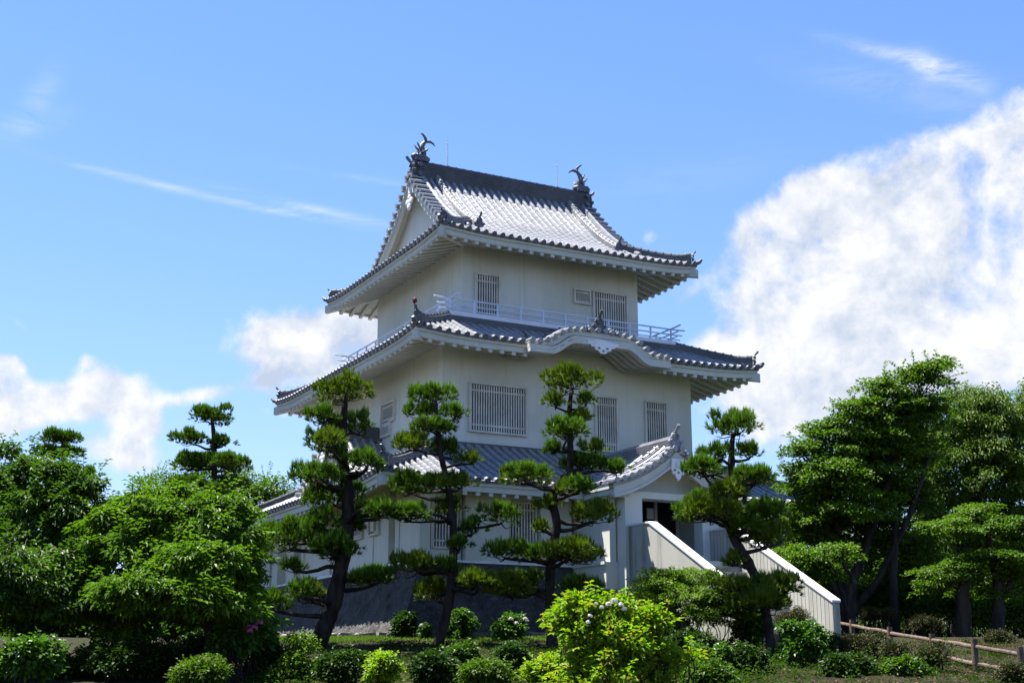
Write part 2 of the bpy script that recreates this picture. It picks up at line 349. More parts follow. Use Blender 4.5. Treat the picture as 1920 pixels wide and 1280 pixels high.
class Roof:
    def __init__(s, A, B, E, lift, R, run, rise, a, name, over, wallz=None):
        s.A, s.B, s.E, s.lift, s.R, s.run, s.rise, s.a, s.over = A, B, E, lift, R, run, rise, a, over
    def h(s, d):
        t = np.asarray(d) / s.run; return s.rise * (s.a * t + (1 - s.a) * t * np.abs(t))
    def z(s, d, e): return s.E + s.h(d) + s.lift * np.clip(1 - e / s.R, 0, None) ** 2.2
    def P(s, k):
        o, al, inn, H = side(s.A, s.B, k)
        def f(S, D):
            e = np.maximum(H - np.abs(S), D)
            return np.stack([o[0] + al[0] * S + inn[0] * D, o[1] + al[1] * S + inn[1] * D, s.z(D, e)], -1)
        return f
    def pt(s, k, S, D): return s.P(k)(np.array([[S]], float), np.array([[D]], float))[0, 0]
    def eaves(s, parent, cuts={}, kk=0.30, capw=.42, sides=(0, 1, 2, 3)):
        """edge boards, sloping soffit, rafters and corner beams"""
        fb = MB(); sf = MB(); rf = MB(); cb = MB()
        for k in sides:
            o, al, inn, H = side(s.A, s.B, k); o = np.array([*o, 0.]); al = np.array([*al, 0.]); inn = np.array([*inn, 0.])
            segs = [(-H, H)]
            for c0, c1 in cuts.get(k, []):
                segs = [q for a0, a1 in segs for q in ([(a0, c0)] if c0 > a0 else []) + ([(c1, a1)] if c1 < a1 else [])]
            def ez(S, d): return s.E + s.lift * np.clip(1 - np.maximum(H - abs(S), d) / s.R, 0, None) ** 2.2
            for a0, a1 in segs:
                ss_ = np.linspace(a0, a1, max(2, int((a1 - a0) / .3)))
                for (d0, z0, z1, th) in ((.03, -.005, -.15, .09), (.085, -.15, -.33, .14)):
                    rows = []
                    for S in ss_:
                        g = lambda d, z: o + al * np.sign(S) * min(abs(S), H - d) + inn * d + ZZ * (ez(S, 0) + z)
                        rows.append([g(d0, z0), g(d0, z1), g(d0 + th, z1), g(d0 + th, z0)])
                    n = len(rows); P = np.array(rows); i = np.arange(n * 4).reshape(n, 4); j = np.roll(i, -1, 1)
                    fb.add(P.reshape(-1, 3), np.stack([i[:-1], j[:-1], j[1:], i[1:]], -1).reshape(-1, 4))
                    fb.f.append(np.array([[fb.n - 4 * n + q for q in (3, 2, 1, 0)], [fb.n - 4 + q for q in (0, 1, 2, 3)]]))
                # soffit and roof deck above it
                D = s.over + .12
                G = []
                for S in ss_:
                    row = []
                    for d in (.10, D * .5, D):
                        Sx = np.sign(S) * min(abs(S), H - d); row.append(o + al * Sx + inn * d + ZZ * (ez(Sx, d) - .315 + d * kk))
                    G.append(row)
                sf.grid(np.array(G))
                nr = int((a1 - a0 - .3) / capw)
                for q in range(nr + 1):
                    S = a0 + .15 + (a1 - a0 - .3) * q / max(nr, 1); D2 = min(D, H - abs(S) - .04)
                    if D2 < .3: continue
                    w = .068; V = []
                    for zz in (-.475, -.305):
                        for d, sg in ((.11, -1), (.11, 1), (D2, 1), (D2, -1)): V.append(o + al * (S + sg * w) + inn * d + ZZ * (ez(S, d) + zz + d * kk))
                    rf.hexa(V)
                fb.cut(); sf.cut(); rf.cut()
            c = o + al * H; dg = (inn - al); L_ = s.over + .1; nx = (inn + al) / math.sqrt(2)
            V = []
            for zz in (-.50, -.20):
                for d, sg in ((-.02, -1), (-.02, 1), (L_, 1), (L_, -1)): V.append(c + dg * d + nx * sg * .10 + ZZ * (s.E + s.lift * max(0, 1 - d / s.R) ** 2.2 + zz + max(d, 0) * kk))
            cb.hexa(V); cb.cut(); fb.cut(); sf.cut(); rf.cut()
        fb.build('eave_board', M_trim, parent); sf.build('soffit', M_wall, parent); rf.build('rafters', M_trim, parent); cb.build('corner_beam', M_trim, parent)
    def hip(s, parent, d0, d1, corners=(0, 1, 2, 3), sc=1.0, orn=.55, low=.16):
        m = MB(); g = MB()
        for k in corners:
            sx_, sy_ = [(1, -1), (-1, -1), (-1, 1), (1, 1)][k]
            pth = []
            for d in np.linspace(d0, d1, 12):
                pth.append([sx_ * (s.A - d), sy_ * (s.B - d), float(s.z(d, d)) + .02 + .12 * max(0, 1 - (d - d0) / .5) ** 2])
            m.sweep(ridge_prof(.9 * sc, sc), pth[::-1]); joints(m, pth, .27 * sc, .088 * sc)
            m.cut(); out = (sx_, sy_, 0)
            ornament(g, np.array(pth[0]) + ZZ * .06 + np.array([sx_, sy_, 0]) * .05, out, orn)
            # upturned corner tile at the very tip
            c = np.array([sx_ * s.A, sy_ * s.B, float(s.z(0, 0))]); dv = np.array([sx_, sy_, 0]) / math.sqrt(2)
            g.tube([c - dv * .35 + ZZ * .08, c - dv * .05 + ZZ * .06, c + dv * .1 + ZZ * .11, c + dv * .2 + ZZ * .2], [.09, .1, .085, .045], 8); g.cut()
        m.build('hip_ridge', M_ridge, parent); g.build('ridge_end_tile', M_dark, parent)
def concave(W, rise, a): return lambda x: rise * (a * x / W + (1 - a) * (x / W) ** 2)

R3 = Roof(5.26, 5.58, 16.43, .14, 2.6, 5.58, 3.95, .45, 'upper', 1.63)
R2 = Roof(6.77, 7.05, 12.31, .15, 2.8, 2.12, 1.02, .92, 'middle', 1.79)
R1 = Roof(8.55, 8.85, 7.35, .16, 3.2, 3.58, 1.72, .85, 'lower', 1.2)
# ---- walls
def wall_box(name, a, b, z0, z1, m=M_wall, lab=None):
    w = MB(); nx = 14
    for k in range(4):
        o, al, inn, H = side(a, b, k)
        w.grid([[(o[0] + al[0] * S, o[1] + al[1] * S, z) for z in (z0, z1)] for S in np.linspace(-H, H, nx)], flip=True)
    w.grid([[(-a, -b, z1), (-a, b, z1)], [(a, -b, z1), (a, b, z1)]])
    return w.build(name, m, castle)
w3 = wall_box('upper_wall', 3.65, 3.96, 13.5, 16.62)
w2 = wall_box('middle_wall', 5.0, 5.27, 8.9, 12.6)
# ---- upper roof: hip and gable
roof3 = MB(); GV = 4.05
H3 = R3.A
tiles(roof3, R3.P(0), -GV, GV, lambda s: np.full_like(s, 5.58)); tiles(roof3, R3.P(2), -GV, GV, lambda s: np.full_like(s, 5.58))
for k in (0, 2):
    tiles(roof3, R3.P(k), -H3, -GV, lambda s: np.maximum(H3 - np.abs(s), .0)); tiles(roof3, R3.P(k), GV, H3, lambda s: np.maximum(H3 - np.abs(s), .0))
for k in (1, 3): tiles(roof3, R3.P(k), -5.58, 5.58, lambda s: np.minimum(5.58 - np.abs(s), 1.62))
# verge rolls
def zf3(y): return float(R3.E + R3.h(5.58 - abs(y)))
for sx_ in (-1, 1):
    for sy_ in (-1, 1):
        for y in np.arange(.12, 4.35, .285):
            z = zf3(y) + .05
            roof3.cyl((sx_ * (GV + .16), sy_ * y, z), (sx_ * (GV - .42), sy_ * y, z + .03), .088, 9)
            roof3.box(*sorted((sx_ * (GV + .08), sx_ * (GV - .4))), *sorted((sy_ * (y + .02), sy_ * (y + .26))), z - .10, z - .05)
        roof3.tube([(sx_ * (GV - .47), sy_ * y, zf3(y) + .13) for y in np.linspace(.1, 4.3, 14)], .095, 8)
roof3 = roof3.build('roof', M_tile, castle)
CAPS.build('eave_end_tiles', M_ridge, roof3); CAPS = MB()  # eave ends use the darker tile: their shade is put into the colour
R3.eaves(roof3); R3.hip(roof3, .15, 2.0, orn=.42)
m = MB()
pth = [(x, 0, 20.27) for x in np.linspace(-3.95, 3.95, 24)]
m.sweep(tall_prof(.17, .66, 9), pth); joints(m, pth, .66 + .04, .1, .33)
m.build('main_ridge', M_ridge, roof3)
m = MB()
for sx_ in (-1, 1):
    for sy_ in (-1, 1):
        pth = [(sx_ * 2.95, sy_ * y, zf3(y) + .03) for y in np.linspace(.15, 3.75, 22)]
        m.sweep(ridge_prof(.8, .95), pth[::-1] if sy_ * sx_ > 0 else pth); joints(m, pth, .245, .078); m.cut()
m.build('descending_ridge', M_tile, roof3)
g = MB()
for sx_ in (-1, 1):
    for sy_ in (-1, 1): ornament(g, (sx_ * 2.95, sy_ * 3.85, zf3(3.85) + .16), (0, sy_, 0), .62); g.cut()
    ornament(g, (sx_ * 3.98, 0, 20.5), (sx_, 0, 0), .85)
    for zz in (20.42, 20.8): g.cyl((sx_ * 3.75, -.34, zz), (sx_ * 3.75, .34, zz), .1, 10); 
    g.box(sx_ * 3.62 - .28, sx_ * 3.62 + .28, -.2, .2, 21.0, 21.12); g.cut()
g.build('ridge_end_tile', M_dark, roof3)
# gables
g = MB(); bb = MB(); pd_ = MB()
for sx_ in (-1, 1):
    X = sx_ * 3.62
    ys = np.linspace(-4.2, 4.2, 29); top = [(y, zf3(y) - .06) for y in ys]
    g.prism([(-4.2, 17.0)] + [(y, z) for y, z in top] + [(4.2, 17.0)], (X, 0, 0), (0, 1, 0), ZZ, (-sx_ * .1, 0, 0)); g.cut()
    for sy_ in (-1, 1):
        ou = [(y, zf3(y) - .05) for y in np.linspace(0, 4.25, 16)]; lo = [(y, zf3(y) - .05 - (.62 if y < .01 else .44)) for y in np.linspace(0, 4.25, 16)][::-1]
        bb.prism([(sy_ * a, b) for a, b in ou + lo], (sx_ * 3.93, 0, 0), (0, 1, 0), ZZ, (sx_ * .09, 0, 0))
        ou = [(y, zf3(y) - .05) for y in np.linspace(0, 4.25, 16)]; lo = [(y, zf3(y) - .2) for y in np.linspace(0, 4.25, 16)][::-1]
        bb.prism([(sy_ * a, b) for a, b in ou + lo], (sx_ * 4.02, 0, 0), (0, 1, 0), ZZ, (sx_ * .06, 0, 0))
        # under-verge soffit
        bb.prism([(sy_ * a, b) for a, b in [(y, zf3(y) - .055) for y in np.linspace(0, 4.25, 12)] + [(y, zf3(y) - .075) for y in np.linspace(0, 4.25, 12)][::-1]], (sx_ * 3.62, 0, 0), (0, 1, 0), ZZ, (sx_ * .31, 0, 0)); bb.cut()
    # pendant with four lobes
    for dy, dz, r in ((0, .12, .13), (-.17, -.05, .14), (.17, -.05, .14), (0, -.25, .16), (0, -.05, .12), (0, .3, .09)):
        pd_.ball((sx_ * 4.06, dy, 19.35 + dz), r, 10, (.4, 1, 1))
    pd_.prism([(-.06, .1), (.06, .1), (.10, .55), (-.10, .55)], (sx_ * 4.02, 0, 19.35), (0, 1, 0), ZZ, (sx_ * .06, 0, 0)); pd_.cut()
g.build('gable_wall', M_wall, roof3); bb.build('gable_board', M_trim, roof3); pd_.build('gable_pendant', M_white, roof3)
# ---- dolphin-fish ridge ornaments and lightning rods
def fish(x, sgn, i):
    m = MB(); o = np.array([x, 0, 21.1]); t = np.array([sgn, 0, 0])      # sgn: towards the middle of the ridge
    def q(a, b): return o + t * a + ZZ * b
    body = [q(-.30, .10), q(-.16, .10), q(-.03, .14), q(.0, .28), q(-.03, .44), q(-.02, .6), q(.08, .74), q(.2, .84)]
    m.tube(body, [.10, .17, .19, .17, .135, .105, .075, .05], 10, flat=.8)
    m.tube([q(-.20, .09), q(-.34, .12), q(-.46, .08)], [.13, .12, .06], 9)          # snout
    m.tube([q(-.22, .0), q(-.36, .0), q(-.42, -.02)], [.09, .07, .04], 8)           # lower jaw
    m.tube([q(-.05, .05), q(.15, .08), q(.3, .04)], [.17, .13, .08], 8)             # base scroll
    for pts, r in (([q(.15, .8), q(.12, .94), q(.0, 1.08), q(-.12, 1.12)], [.07, .065, .045, .012]),       # tail, forward
                   ([q(.15, .8), q(.32, .82), q(.46, .76), q(.53, .66)], [.07, .06, .045, .012]),            # tail, back
                   ([q(-.08, .5), q(-.18, .62), q(-.25, .76)], [.06, .04, .01]),                            # dorsal fins
                   ([q(-.12, .36), q(-.26, .46), q(-.38, .6)], [.06, .04, .01]),
                   ([q(-.14, .2), q(-.2, .28), q(-.24, .36)], [.05, .03, .01])):
        m.tube(pts, r, 7, flat=.5)
    for sd_ in (-1, 1): m.tube([q(-.05, .25) + np.array([0, sd_ * .13, 0]), q(.08, .34) + np.array([0, sd_ * .26, 0]), q(.12, .44) + np.array([0, sd_ * .3, 0])], [.06, .04, .01], 6)
    for k in range(5): m.tube([q(-.02 - .02 * (k % 2), .26 + k * .1) + np.array([0, a, 0]) for a in (-.14 + k * .012, .14 - k * .012)], .03, 6)   # scale rings
    m.build('fish_ornament', M_dark, castle, smooth=True)
fish(-3.55, 1, 0); fish(3.55, -1, 1)
for x in (-2.47, 2.46):
    m = MB(); m.cyl((x, 0, 20.95), (x, 0, 22.0), .02, 6, .014); m.cyl((x, 0, 22.0), (x, 0, 22.28), .009, 5, .004); m.ball((x, 0, 22.0), .032, 8); m.cyl((x, 0, 20.97), (x, 0, 21.07), .05, 8)
    m.build('lightning_rod', M_frame, castle)
# ---- windows
def window(k, a, b, s0, s1, z0, z1, nb, extra=None, frame=.06, proud=.10, back=None):
    """k: side, a/b half sizes of the wall box, s along the wall"""
    o, al, inn, H = side(a, b, k); o = np.array([*o, 0.]); al = np.array([*al, 0.]); out = -np.array([*inn, 0.])
    def bx(m, sa, sb, za, zb, d0, d1):
        V = []
        for z in (za, zb):
            for s_, d in ((sa, d0), (sb, d0), (sb, d1), (sa, d1)): V.append(o + al * s_ + out * d + ZZ * z)
        m.hexa([V[3], V[2], V[1], V[0], V[7], V[6], V[5], V[4]])
    f = MB(); bars = MB(); pn = MB(); fr = frame
    rects = [(s0, s1, z0, z1)] + (extra or [])
    if not extra:
        bx(f, s0 - fr, s0, z0 - fr, z1 + fr, .0, proud); bx(f, s1, s1 + fr, z0 - fr, z1 + fr, .0, proud)
        bx(f, s0, s1, z1, z1 + fr, .0, proud); bx(f, s0, s1, z0 - fr, z0, .0, proud + .02)
    else:
        (e0, e1, ez0, ez1) = extra[0]
        bx(f, s0 - fr, s0, z0 - fr, z1 + fr, 0, proud); bx(f, s0, s1 + fr, z1, z1 + fr, 0, proud)
        bx(f, s1, s1 + fr, z0 - fr, z1, 0, proud); bx(f, e1 + fr, s1, z0 - fr, z0, 0, proud); bx(f, e1, e1 + fr, ez0 - fr, z0, 0, proud); bx(f, e0, e1, ez0 - fr, ez0, 0, proud); bx(f, e0 - fr, e0, ez0 - fr, z0 - fr, 0, proud)
    for (q0, q1, y0, y1) in rects:
        n = max(2, int(round(nb * (q1 - q0) / (s1 - s0))))
        for i in range(n):
            c = q0 + (q1 - q0) * (i + .5) / n; w = (q1 - q0) / n * (.17 if k == 1 else .24)
            bx(bars, c - w, c + w, y0, y1, .012, .024 if k == 1 else .038)
        bx(pn, q0, q1, y0, y1, -.02, .008)
        for fz in (.13, .87): bx(bars, q0, q1, y0 + (y1 - y0) * fz - .025, y0 + (y1 - y0) * fz + .025, .012, .03)
    w_ = f.build('window', M_frame, castle); bars.build('lattice', M_frame, w_); pn.build('pane', back or M_inner, w_)
    return w_
window(0, 3.65, 3.96, -3.14, -2.26, 13.78, 15.45, 9); window(0, 3.65, 3.96, .90, 1.50, 14.97, 15.42, 7); window(0, 3.65, 3.96, 1.70, 3.10, 13.78, 15.45, 14)
window(0, 5.0, 5.27, -3.97, -1.9, 9.58, 11.16, 22); window(0, 5.0, 5.27, .92, 1.74, 9.3, 11.17, 9); window(0, 5.0, 5.27, 3.0, 3.85, 9.3, 11.18, 9)
window(1, 5.0, 5.27, .18, 1.3, 10.55, 11.18, 11, extra=[(.18, .95, 10.06, 10.49)])
# ---- middle roof with cusped gable
KW = 2.72
def zk(x):
    t = np.clip((2.35 - np.abs(x)) / 1.35, 0, 1); return 12.33 + .56 * (t * t * (3 - 2 * t)) + .05 * np.clip(1 - np.abs(x) / 1.1, 0, 1)
def d0k(s):
    s = np.asarray(s, float); b = zk(s) - .03 - R2.E; d = b / (R2.rise / R2.run)
    return np.where(np.abs(s) < KW, np.clip(d, 0.02, 2.1), 0.0)
roof2 = MB()
for k in range(4):
    H = side(R2.A, R2.B, k)[3]
    tiles(roof2, R2.P(k), -H, H, lambda s, H=H: np.minimum(H - np.abs(s), 2.12), (d0k if k == 0 else None))
# cusped gable tiles: rows running down both ways from its ridge
for sg in (-1, 1):
    P = lambda S, D, sg=sg: np.stack([sg * (KW - D), S, zk(KW - D)], -1)
    tiles(roof2, P, -6.95, -5.0, lambda s: np.full_like(s, KW), caps=False, L=.24)
for x in np.arange(-2.66, 2.7, .28):
    z = float(zk(x)) + .06; roof2.cyl((x, -7.34, z), (x, -6.93, z + .01), .09, 9)
roof2.tube([(x, -6.88, float(zk(x)) + .12) for x in np.linspace(-2.7, 2.7, 30)], .07, 8)
roof2 = roof2.build('roof', M_tile, castle)
CAPS.build('eave_end_tiles', M_ridge, roof2); CAPS = MB()
R2.eaves(roof2, cuts={0: [(-2.6, 2.6)]})
R2.hip(roof2, .15, 2.1, sc=.95, orn=.55)
m = MB()
for k in range(4):   # ridge band under the balcony
    o, al, inn, H = side(4.80, 5.08, k)
    m.sweep(ridge_prof(1.0, .75), [(o[0] + al[0] * S, o[1] + al[1] * S, 13.27) for S in np.linspace(-H - .1, H + .1, 9)])
# cusped gable ridges
pth = [(0, y, 12.98) for y in np.linspace(-7.0, -5.0, 8)]; m.cut(); m.sweep(ridge_prof(.9, .8), pth); joints(m, pth, .22, .085); m.cut()
for sg in (-1, 1):
    pth = [(sg * x, -6.55, float(zk(x)) + .03) for x in np.linspace(.15, 2.45, 16)]
    m.sweep(ridge_prof(.7, .7), pth, side=(0, sg, 0)); joints(m, pth, .19, .075); m.cut()
m.build('stacked_ridge', M_ridge, roof2)
g = MB(); ornament(g, (0, -7.1, 13.12), (0, -1, 0), .82)
g.cut()
for sg in (-1, 1): ornament(g, (sg * 2.5, -6.55, 12.5), (sg, 0, 0), .5); g.cut()
for sg in (-1, 1):
    for r in range(3): g.tube([(sg * (.32 + .12 * r), -7.12, 13.06 - .03 * r), (sg * (.42 + .12 * r), -7.13, 13.12 - .03 * r), (sg * (.50 + .12 * r), -7.12, 13.04 - .04 * r)], [.07, .06, .03], 7)
g.build('ridge_end_tile', M_dark, roof2)
def zkb(x):
    t = np.clip((1.95 - np.abs(x)) / .95, 0, 1); return 11.98 + .47 * (t * t * (3 - 2 * t))
bb = MB(); xs = np.linspace(-2.78, 2.78, 61)
def band(mb, f0, f1, y0, th):
    G = [[(x, y0, f0(x)), (x, y0, f1(x)), (x, y0 + th, f1(x)), (x, y0 + th, f0(x)), (x, y0, f0(x))] for x in xs]
    mb.grid(np.array(G, float), flip=True)
    for e in (0, -1): mb.add(np.array(G[e][:4], float), np.array([[0, 1, 2, 3]]))
band(bb, lambda x: float(zk(x)) - .01, lambda x: float(zkb(x)) + .30, -7.22, .12)
band(bb, lambda x: float(zkb(x)) + .27, lambda x: float(zkb(x)) + .15, -7.27, .15)
band(bb, lambda x: float(zkb(x)) + .13, lambda x: float(zkb(x)), -7.33, .25)
bb.build('gable_board', M_trim, roof2)
sf = MB(); ys = np.linspace(-7.1, -5.25, 14); sf.grid([[(x, y, float(zkb(x)) + .12 + (y + 7.1) * .1) for y in ys] for x in xs], flip=False)
for y in np.arange(-6.8, -5.3, .36):
    sf.grid([[(x, y, float(zkb(x)) + .13), (x, y, float(zkb(x)) + .03 + (y + 7.1) * .1), (x, y + .1, float(zkb(x)) + .03 + (y + 7.1) * .1), (x, y + .1, float(zkb(x)) + .13)] for x in xs])
sf.build('gable_soffit', M_trim, roof2)
pd_ = MB()
half = [(0, .30), (.62, .22), (.60, .12), (.48, .12), (.46, .05), (.34, .04), (.28, -.06), (.18, -.07), (.12, -.15), (0, -.17)]
pd_.prism(half + [(-x, y) for x, y in half[-2:0:-1]], (0, -7.36, 12.35), (1, 0, 0), ZZ, (0, .05, 0))
pd_.build('gable_pendant', M_white, roof2)
hm = MB()
for x, z in ((-.16, 12.36), (.16, 12.36), (0, 12.27)): hm.prism([(-.06, 0), (0, .05), (.06, 0), (0, -.03)], (x, -7.367, z), (1, 0, 0), ZZ, (0, .01, 0)); hm.cut()
hm.build('carved_hole_shade', M_dark, roof2)  # dark plates on the pendant, painted shade of its carved holes
# dark red oval of unidentified kind above the corner tile
m = MB(); m.ball((-6.83, -7.13, 13.2), .10, 10, (.8, .8, 1.15))
stem = MB(); stem.cyl((-6.83, -7.13, 12.9), (-6.83, -7.13, 13.12), .022, 6)  # added stem that holds the oval up
knob_o = tag(m.build('corner_knob', mat('dark_red_enamel', (.09, .012, .012), (.15, .03, .02), 12, .4)), 'small dark red knob on the near corner tile of the middle roof', 'knob')
stem.build('stem', M_dark, knob_o)
# ---- balcony
bal = MB()
bal.box(-4.66, 4.66, -4.97, -3.96, 13.52, 13.70); bal.box(-4.66, 4.66, 3.96, 4.97, 13.52, 13.70); bal.box(-4.66, -3.65, -3.96, 3.96, 13.52, 13.70); bal.box(3.65, 4.66, -3.96, 3.96, 13.52, 13.70)
bal.box(-4.60, 4.60, -4.91, -3.97, 13.28, 13.52); bal.box(-4.60, 4.60, 3.97, 4.91, 13.28, 13.52); bal.box(-4.60, -3.66, -3.97, 3.97, 13.28, 13.52); bal.box(3.66, 4.60, -3.97, 3.97, 13.28, 13.52)
bal = bal.build('balcony', M_white, castle)
for k in range(4):
    o, al, inn, H = side(4.52, 4.83, k); o = np.array([*o, 0.]); al = np.array([*al, 0.])
    m = MB(); dz = .012 * (k % 2)
    for z, ex, w, up in ((14.17, .62, .03, .02), (13.97, .50, .026, .01), (13.80, .40, .024, .0)):
        L_ = H + ex; ss_ = np.r_[-L_, -L_ + ex * .5, -H, np.linspace(-H, H, 5)[1:-1], H, L_ - ex * .5, L_]
        m.tube([o + al * q + ZZ * (z + dz + up * (max(0, abs(q) - H) / ex) ** 2) for q in ss_], w, 8)
    n = 10
    for i in range(n + (1 if k % 2 == 0 else -1)):
        i2 = i if k % 2 == 0 else i + 1
        c = o + al * (-H + 2 * H * i2 / n); m.box(c[0] - .027, c[0] + .027, c[1] - .027, c[1] + .027, 13.70, 14.16)
    m.build('railing', M_rail, bal)
# ---- lower roof
PC, PW = .55, 2.3     # porch centre line and half width
def zp(x):
    t = (PW - np.abs(np.asarray(x) - PC)) / PW; return 7.32 + 1.22 * (.42 * t + .58 * t * np.abs(t))
def d0p(s):
    b = zp(s) - .04 - R1.E; d = np.where(b > 0, b / (R1.rise / R1.run) * 1.08, 0.0)
    return np.where(np.abs(s - PC) < PW - .02, np.clip(d, .02, 3.5), 0.0)
roof1 = MB()
for k in range(4):
    H = side(R1.A, R1.B, k)[3]
    tiles(roof1, R1.P(k), -H, H, lambda s, H=H: np.minimum(H - np.abs(s), 3.58), (d0p if k == 0 else None))
roof1 = roof1.build('roof', M_tile, castle)
CAPS.build('eave_end_tiles', M_ridge, roof1); CAPS = MB()
R1.eaves(roof1, cuts={0: [(PC - PW + .05, PC + PW - .05)]}, kk=.32)
R1.hip(roof1, .15, 3.45, sc=1.0, orn=.6)
m = MB()
for k in range(4):
    o, al, inn, H = side(5.04, 5.31, k); m.sweep(ridge_prof(1.0, .5), [(o[0] + al[0] * S, o[1] + al[1] * S, 9.0) for S in np.linspace(-H - .05, H + .05, 9)]); m.cut()
m.build('wall_ridge', M_ridge, roof1)
# ---- gable on the left flank
lg = MB(); GW = 2.65
def zg(y):
    t = (GW - np.abs(np.asarray(y))) / GW; return 7.98 + 1.98 * (.62 * t + .38 * t * np.abs(t))
for sg in (-1, 1):
    P = lambda S, D, sg=sg: np.stack([S, sg * (GW - D), zg(GW - D)], -1)
    tiles(lg, P, -7.1, -4.95, lambda s: np.full_like(s, GW))
    for y in np.arange(.15, GW, .285): lg.cyl((-7.32, sg * y, float(zg(y)) + .05), (-6.85, sg * y, float(zg(y)) + .08), .088, 9)
    lg.tube([(-6.78, sg * y, float(zg(y)) + .12) for y in np.linspace(.1, GW, 10)], .09, 8)
lg = lg.build('flank_gable', M_tile, castle); CAPS = MB()
m = MB(); pth = [(x, 0, 9.98) for x in np.linspace(-7.15, -4.95, 10)]; m.sweep(tall_prof(.15, .34, 5), pth); joints(m, pth, .37, .1); m.build('main_ridge', M_ridge, lg)
g = MB(); ornament(g, (-7.2, 0, 10.05), (-1, 0, 0), .7); g.build('ridge_end_tile', M_dark, lg)
g = MB(); bb = MB()
ys = np.linspace(-GW, GW, 21); g.prism([(-GW, 7.6)] + [(y, float(zg(y)) - .05) for y in ys] + [(GW, 7.6)], (-6.8, 0, 0), (0, 1, 0), ZZ, (.1, 0, 0))
for sg in (-1, 1):
    yy = np.linspace(0, GW + .05, 14)
    bb.prism([(sg * y, float(zg(y)) - .04) for y in yy] + [(sg * y, float(zg(y)) - (.5 if y < .01 else .36)) for y in yy[::-1]], (-7.0, 0, 0), (0, 1, 0), ZZ, (-.1, 0, 0))
    bb.prism([(sg * y, float(zg(y)) - .04) for y in yy] + [(sg * y, float(zg(y)) - .16) for y in yy[::-1]], (-7.1, 0, 0), (0, 1, 0), ZZ, (-.08, 0, 0))
g.build('gable_wall', M_wall, lg); bb.build('gable_board', M_trim, lg)
pd_ = MB()
for dy, dz, r in ((0, .1, .1), (-.13, -.04, .11), (.13, -.04, .11), (0, -.2, .12)): pd_.ball((-7.2, dy, 9.2 + dz), r, 8, (.4, 1, 1))
pd_.build('gable_pendant', M_white, lg)
# ---- lower storey walls: recessed wall with projecting bays, white ledge
lw = MB(); a, b = 6.55, 7.55
for k in range(4):
    o, al, inn, H = side(a, b, k); lw.grid([[(o[0] + al[0] * S, o[1] + al[1] * S, z) for z in (5.0, 7.75)] for S in np.linspace(-H, H, 10)], flip=True)
lw.grid([[(-a, -b, 7.75), (-a, b, 7.75)], [(a, -b, 7.75), (a, b, 7.75)]])
lw = lw.build('lower_wall', M_wall, castle)
bay = MB()
for y0, y1 in ((-7.85, -6.07), (-5.47, -3.95), (-3.95, -.51), (-.2, 2.8), (3.69, 4.51), (5.62, 6.3), (6.6, 7.85)):
    x = -6.86; bay.box(x, -6.5, y0 + .002, y1 - .002, 5.06, 7.66)
    if y1 - y0 > 1.2: bay.box(x - .035, x - .001, y1 - .3, y1 - .01, 5.06, 7.6)
    bay.cut()
for x0, x1 in ((-6.86, -6.52), (-5.35, -3.85), (-2.75, -1.6), (3.2, 4.2), (5.2, 6.86)):
    bay.box(x0 + .002, x1 - .002, -7.87, -7.5, 5.06, 7.66)
    bay.box(x0 + .004, min(x0 + .45, x1 - .004), -7.905, -7.872, 5.06, 7.6); bay.cut()
for x in (-6.45, -3.85, 4.2): bay.box(x + .0, x + 1.05, -7.70, -7.5, 5.06, 5.38); bay.cut(); bay.box(x + .0, x + 1.05, -7.70, -7.5, 6.98, 7.66); bay.cut()
bay.build('wall_bay', M_wall, lw)
lg2 = MB(); lg2.box(-6.95, -1.62, -7.97, -7.45, 4.98, 5.05); lg2.box(-6.95, -6.45, -7.44, 7.95, 4.98, 5.05); lg2.cut(); lg2.box(2.75, 6.95, -7.97, -7.45, 4.98, 5.05); lg2.box(6.45, 6.95, -7.44, 7.95, 4.98, 5.05)
lg2.build('ledge', M_white, lw)
# corbel at the front corner
cbm = MB(); cbm.prism([(0, 0), (.0, .40), (.28, .40), (.36, .28), (.55, .24), (.70, .30), (.80, .36), (.80, .12), (.55, .05), (.3, .0)], (-6.9, -7.93, 6.85), (1, 0, 0), ZZ, (0, -.28, 0))
cbm.build('corbel', M_white, lw)
window(0, a, 7.64, -6.36, -5.46, 5.45, 6.9, 9); window(0, a, 7.64, -3.76, -2.84, 5.45, 6.9, 9); window(0, a, 7.64, 4.3, 5.15, 5.45, 6.9, 8)
window(1, 6.865, b, 2.38, 3.3, 6.1, 6.68, 9); window(1, 6.865, b, 3.98, 4.72, 6.1, 6.62, 8)
# ---- stone base
sb = MB(); n = 12
def base_ring(z):
    t = (5.0 - z) / 2.6; off = 1.18 * (t ** 1.35); return 6.92 + off, 7.93 + off
for k in range(4):
    G = []
    for z in np.linspace(1.9, 5.0, 26):
        A_, B_ = base_ring(z); o, al, inn, H = side(A_, B_, k)
        G.append([(o[0] + al[0] * S * H, o[1] + al[1] * S * H, z) for S in np.linspace(-1, 1, 120)])
    G = np.array(G); G[1:-1, 1:-1] += RNG.normal(0, .02, G[1:-1, 1:-1].shape); sb.grid(G)
sb.grid([[(-6.92, -7.93, 4.975), (-6.92, 7.93, 4.975)], [(6.92, -7.93, 4.975), (6.92, 7.93, 4.975)]], flip=True)
sb.build('stone_base', M_stone, castle)
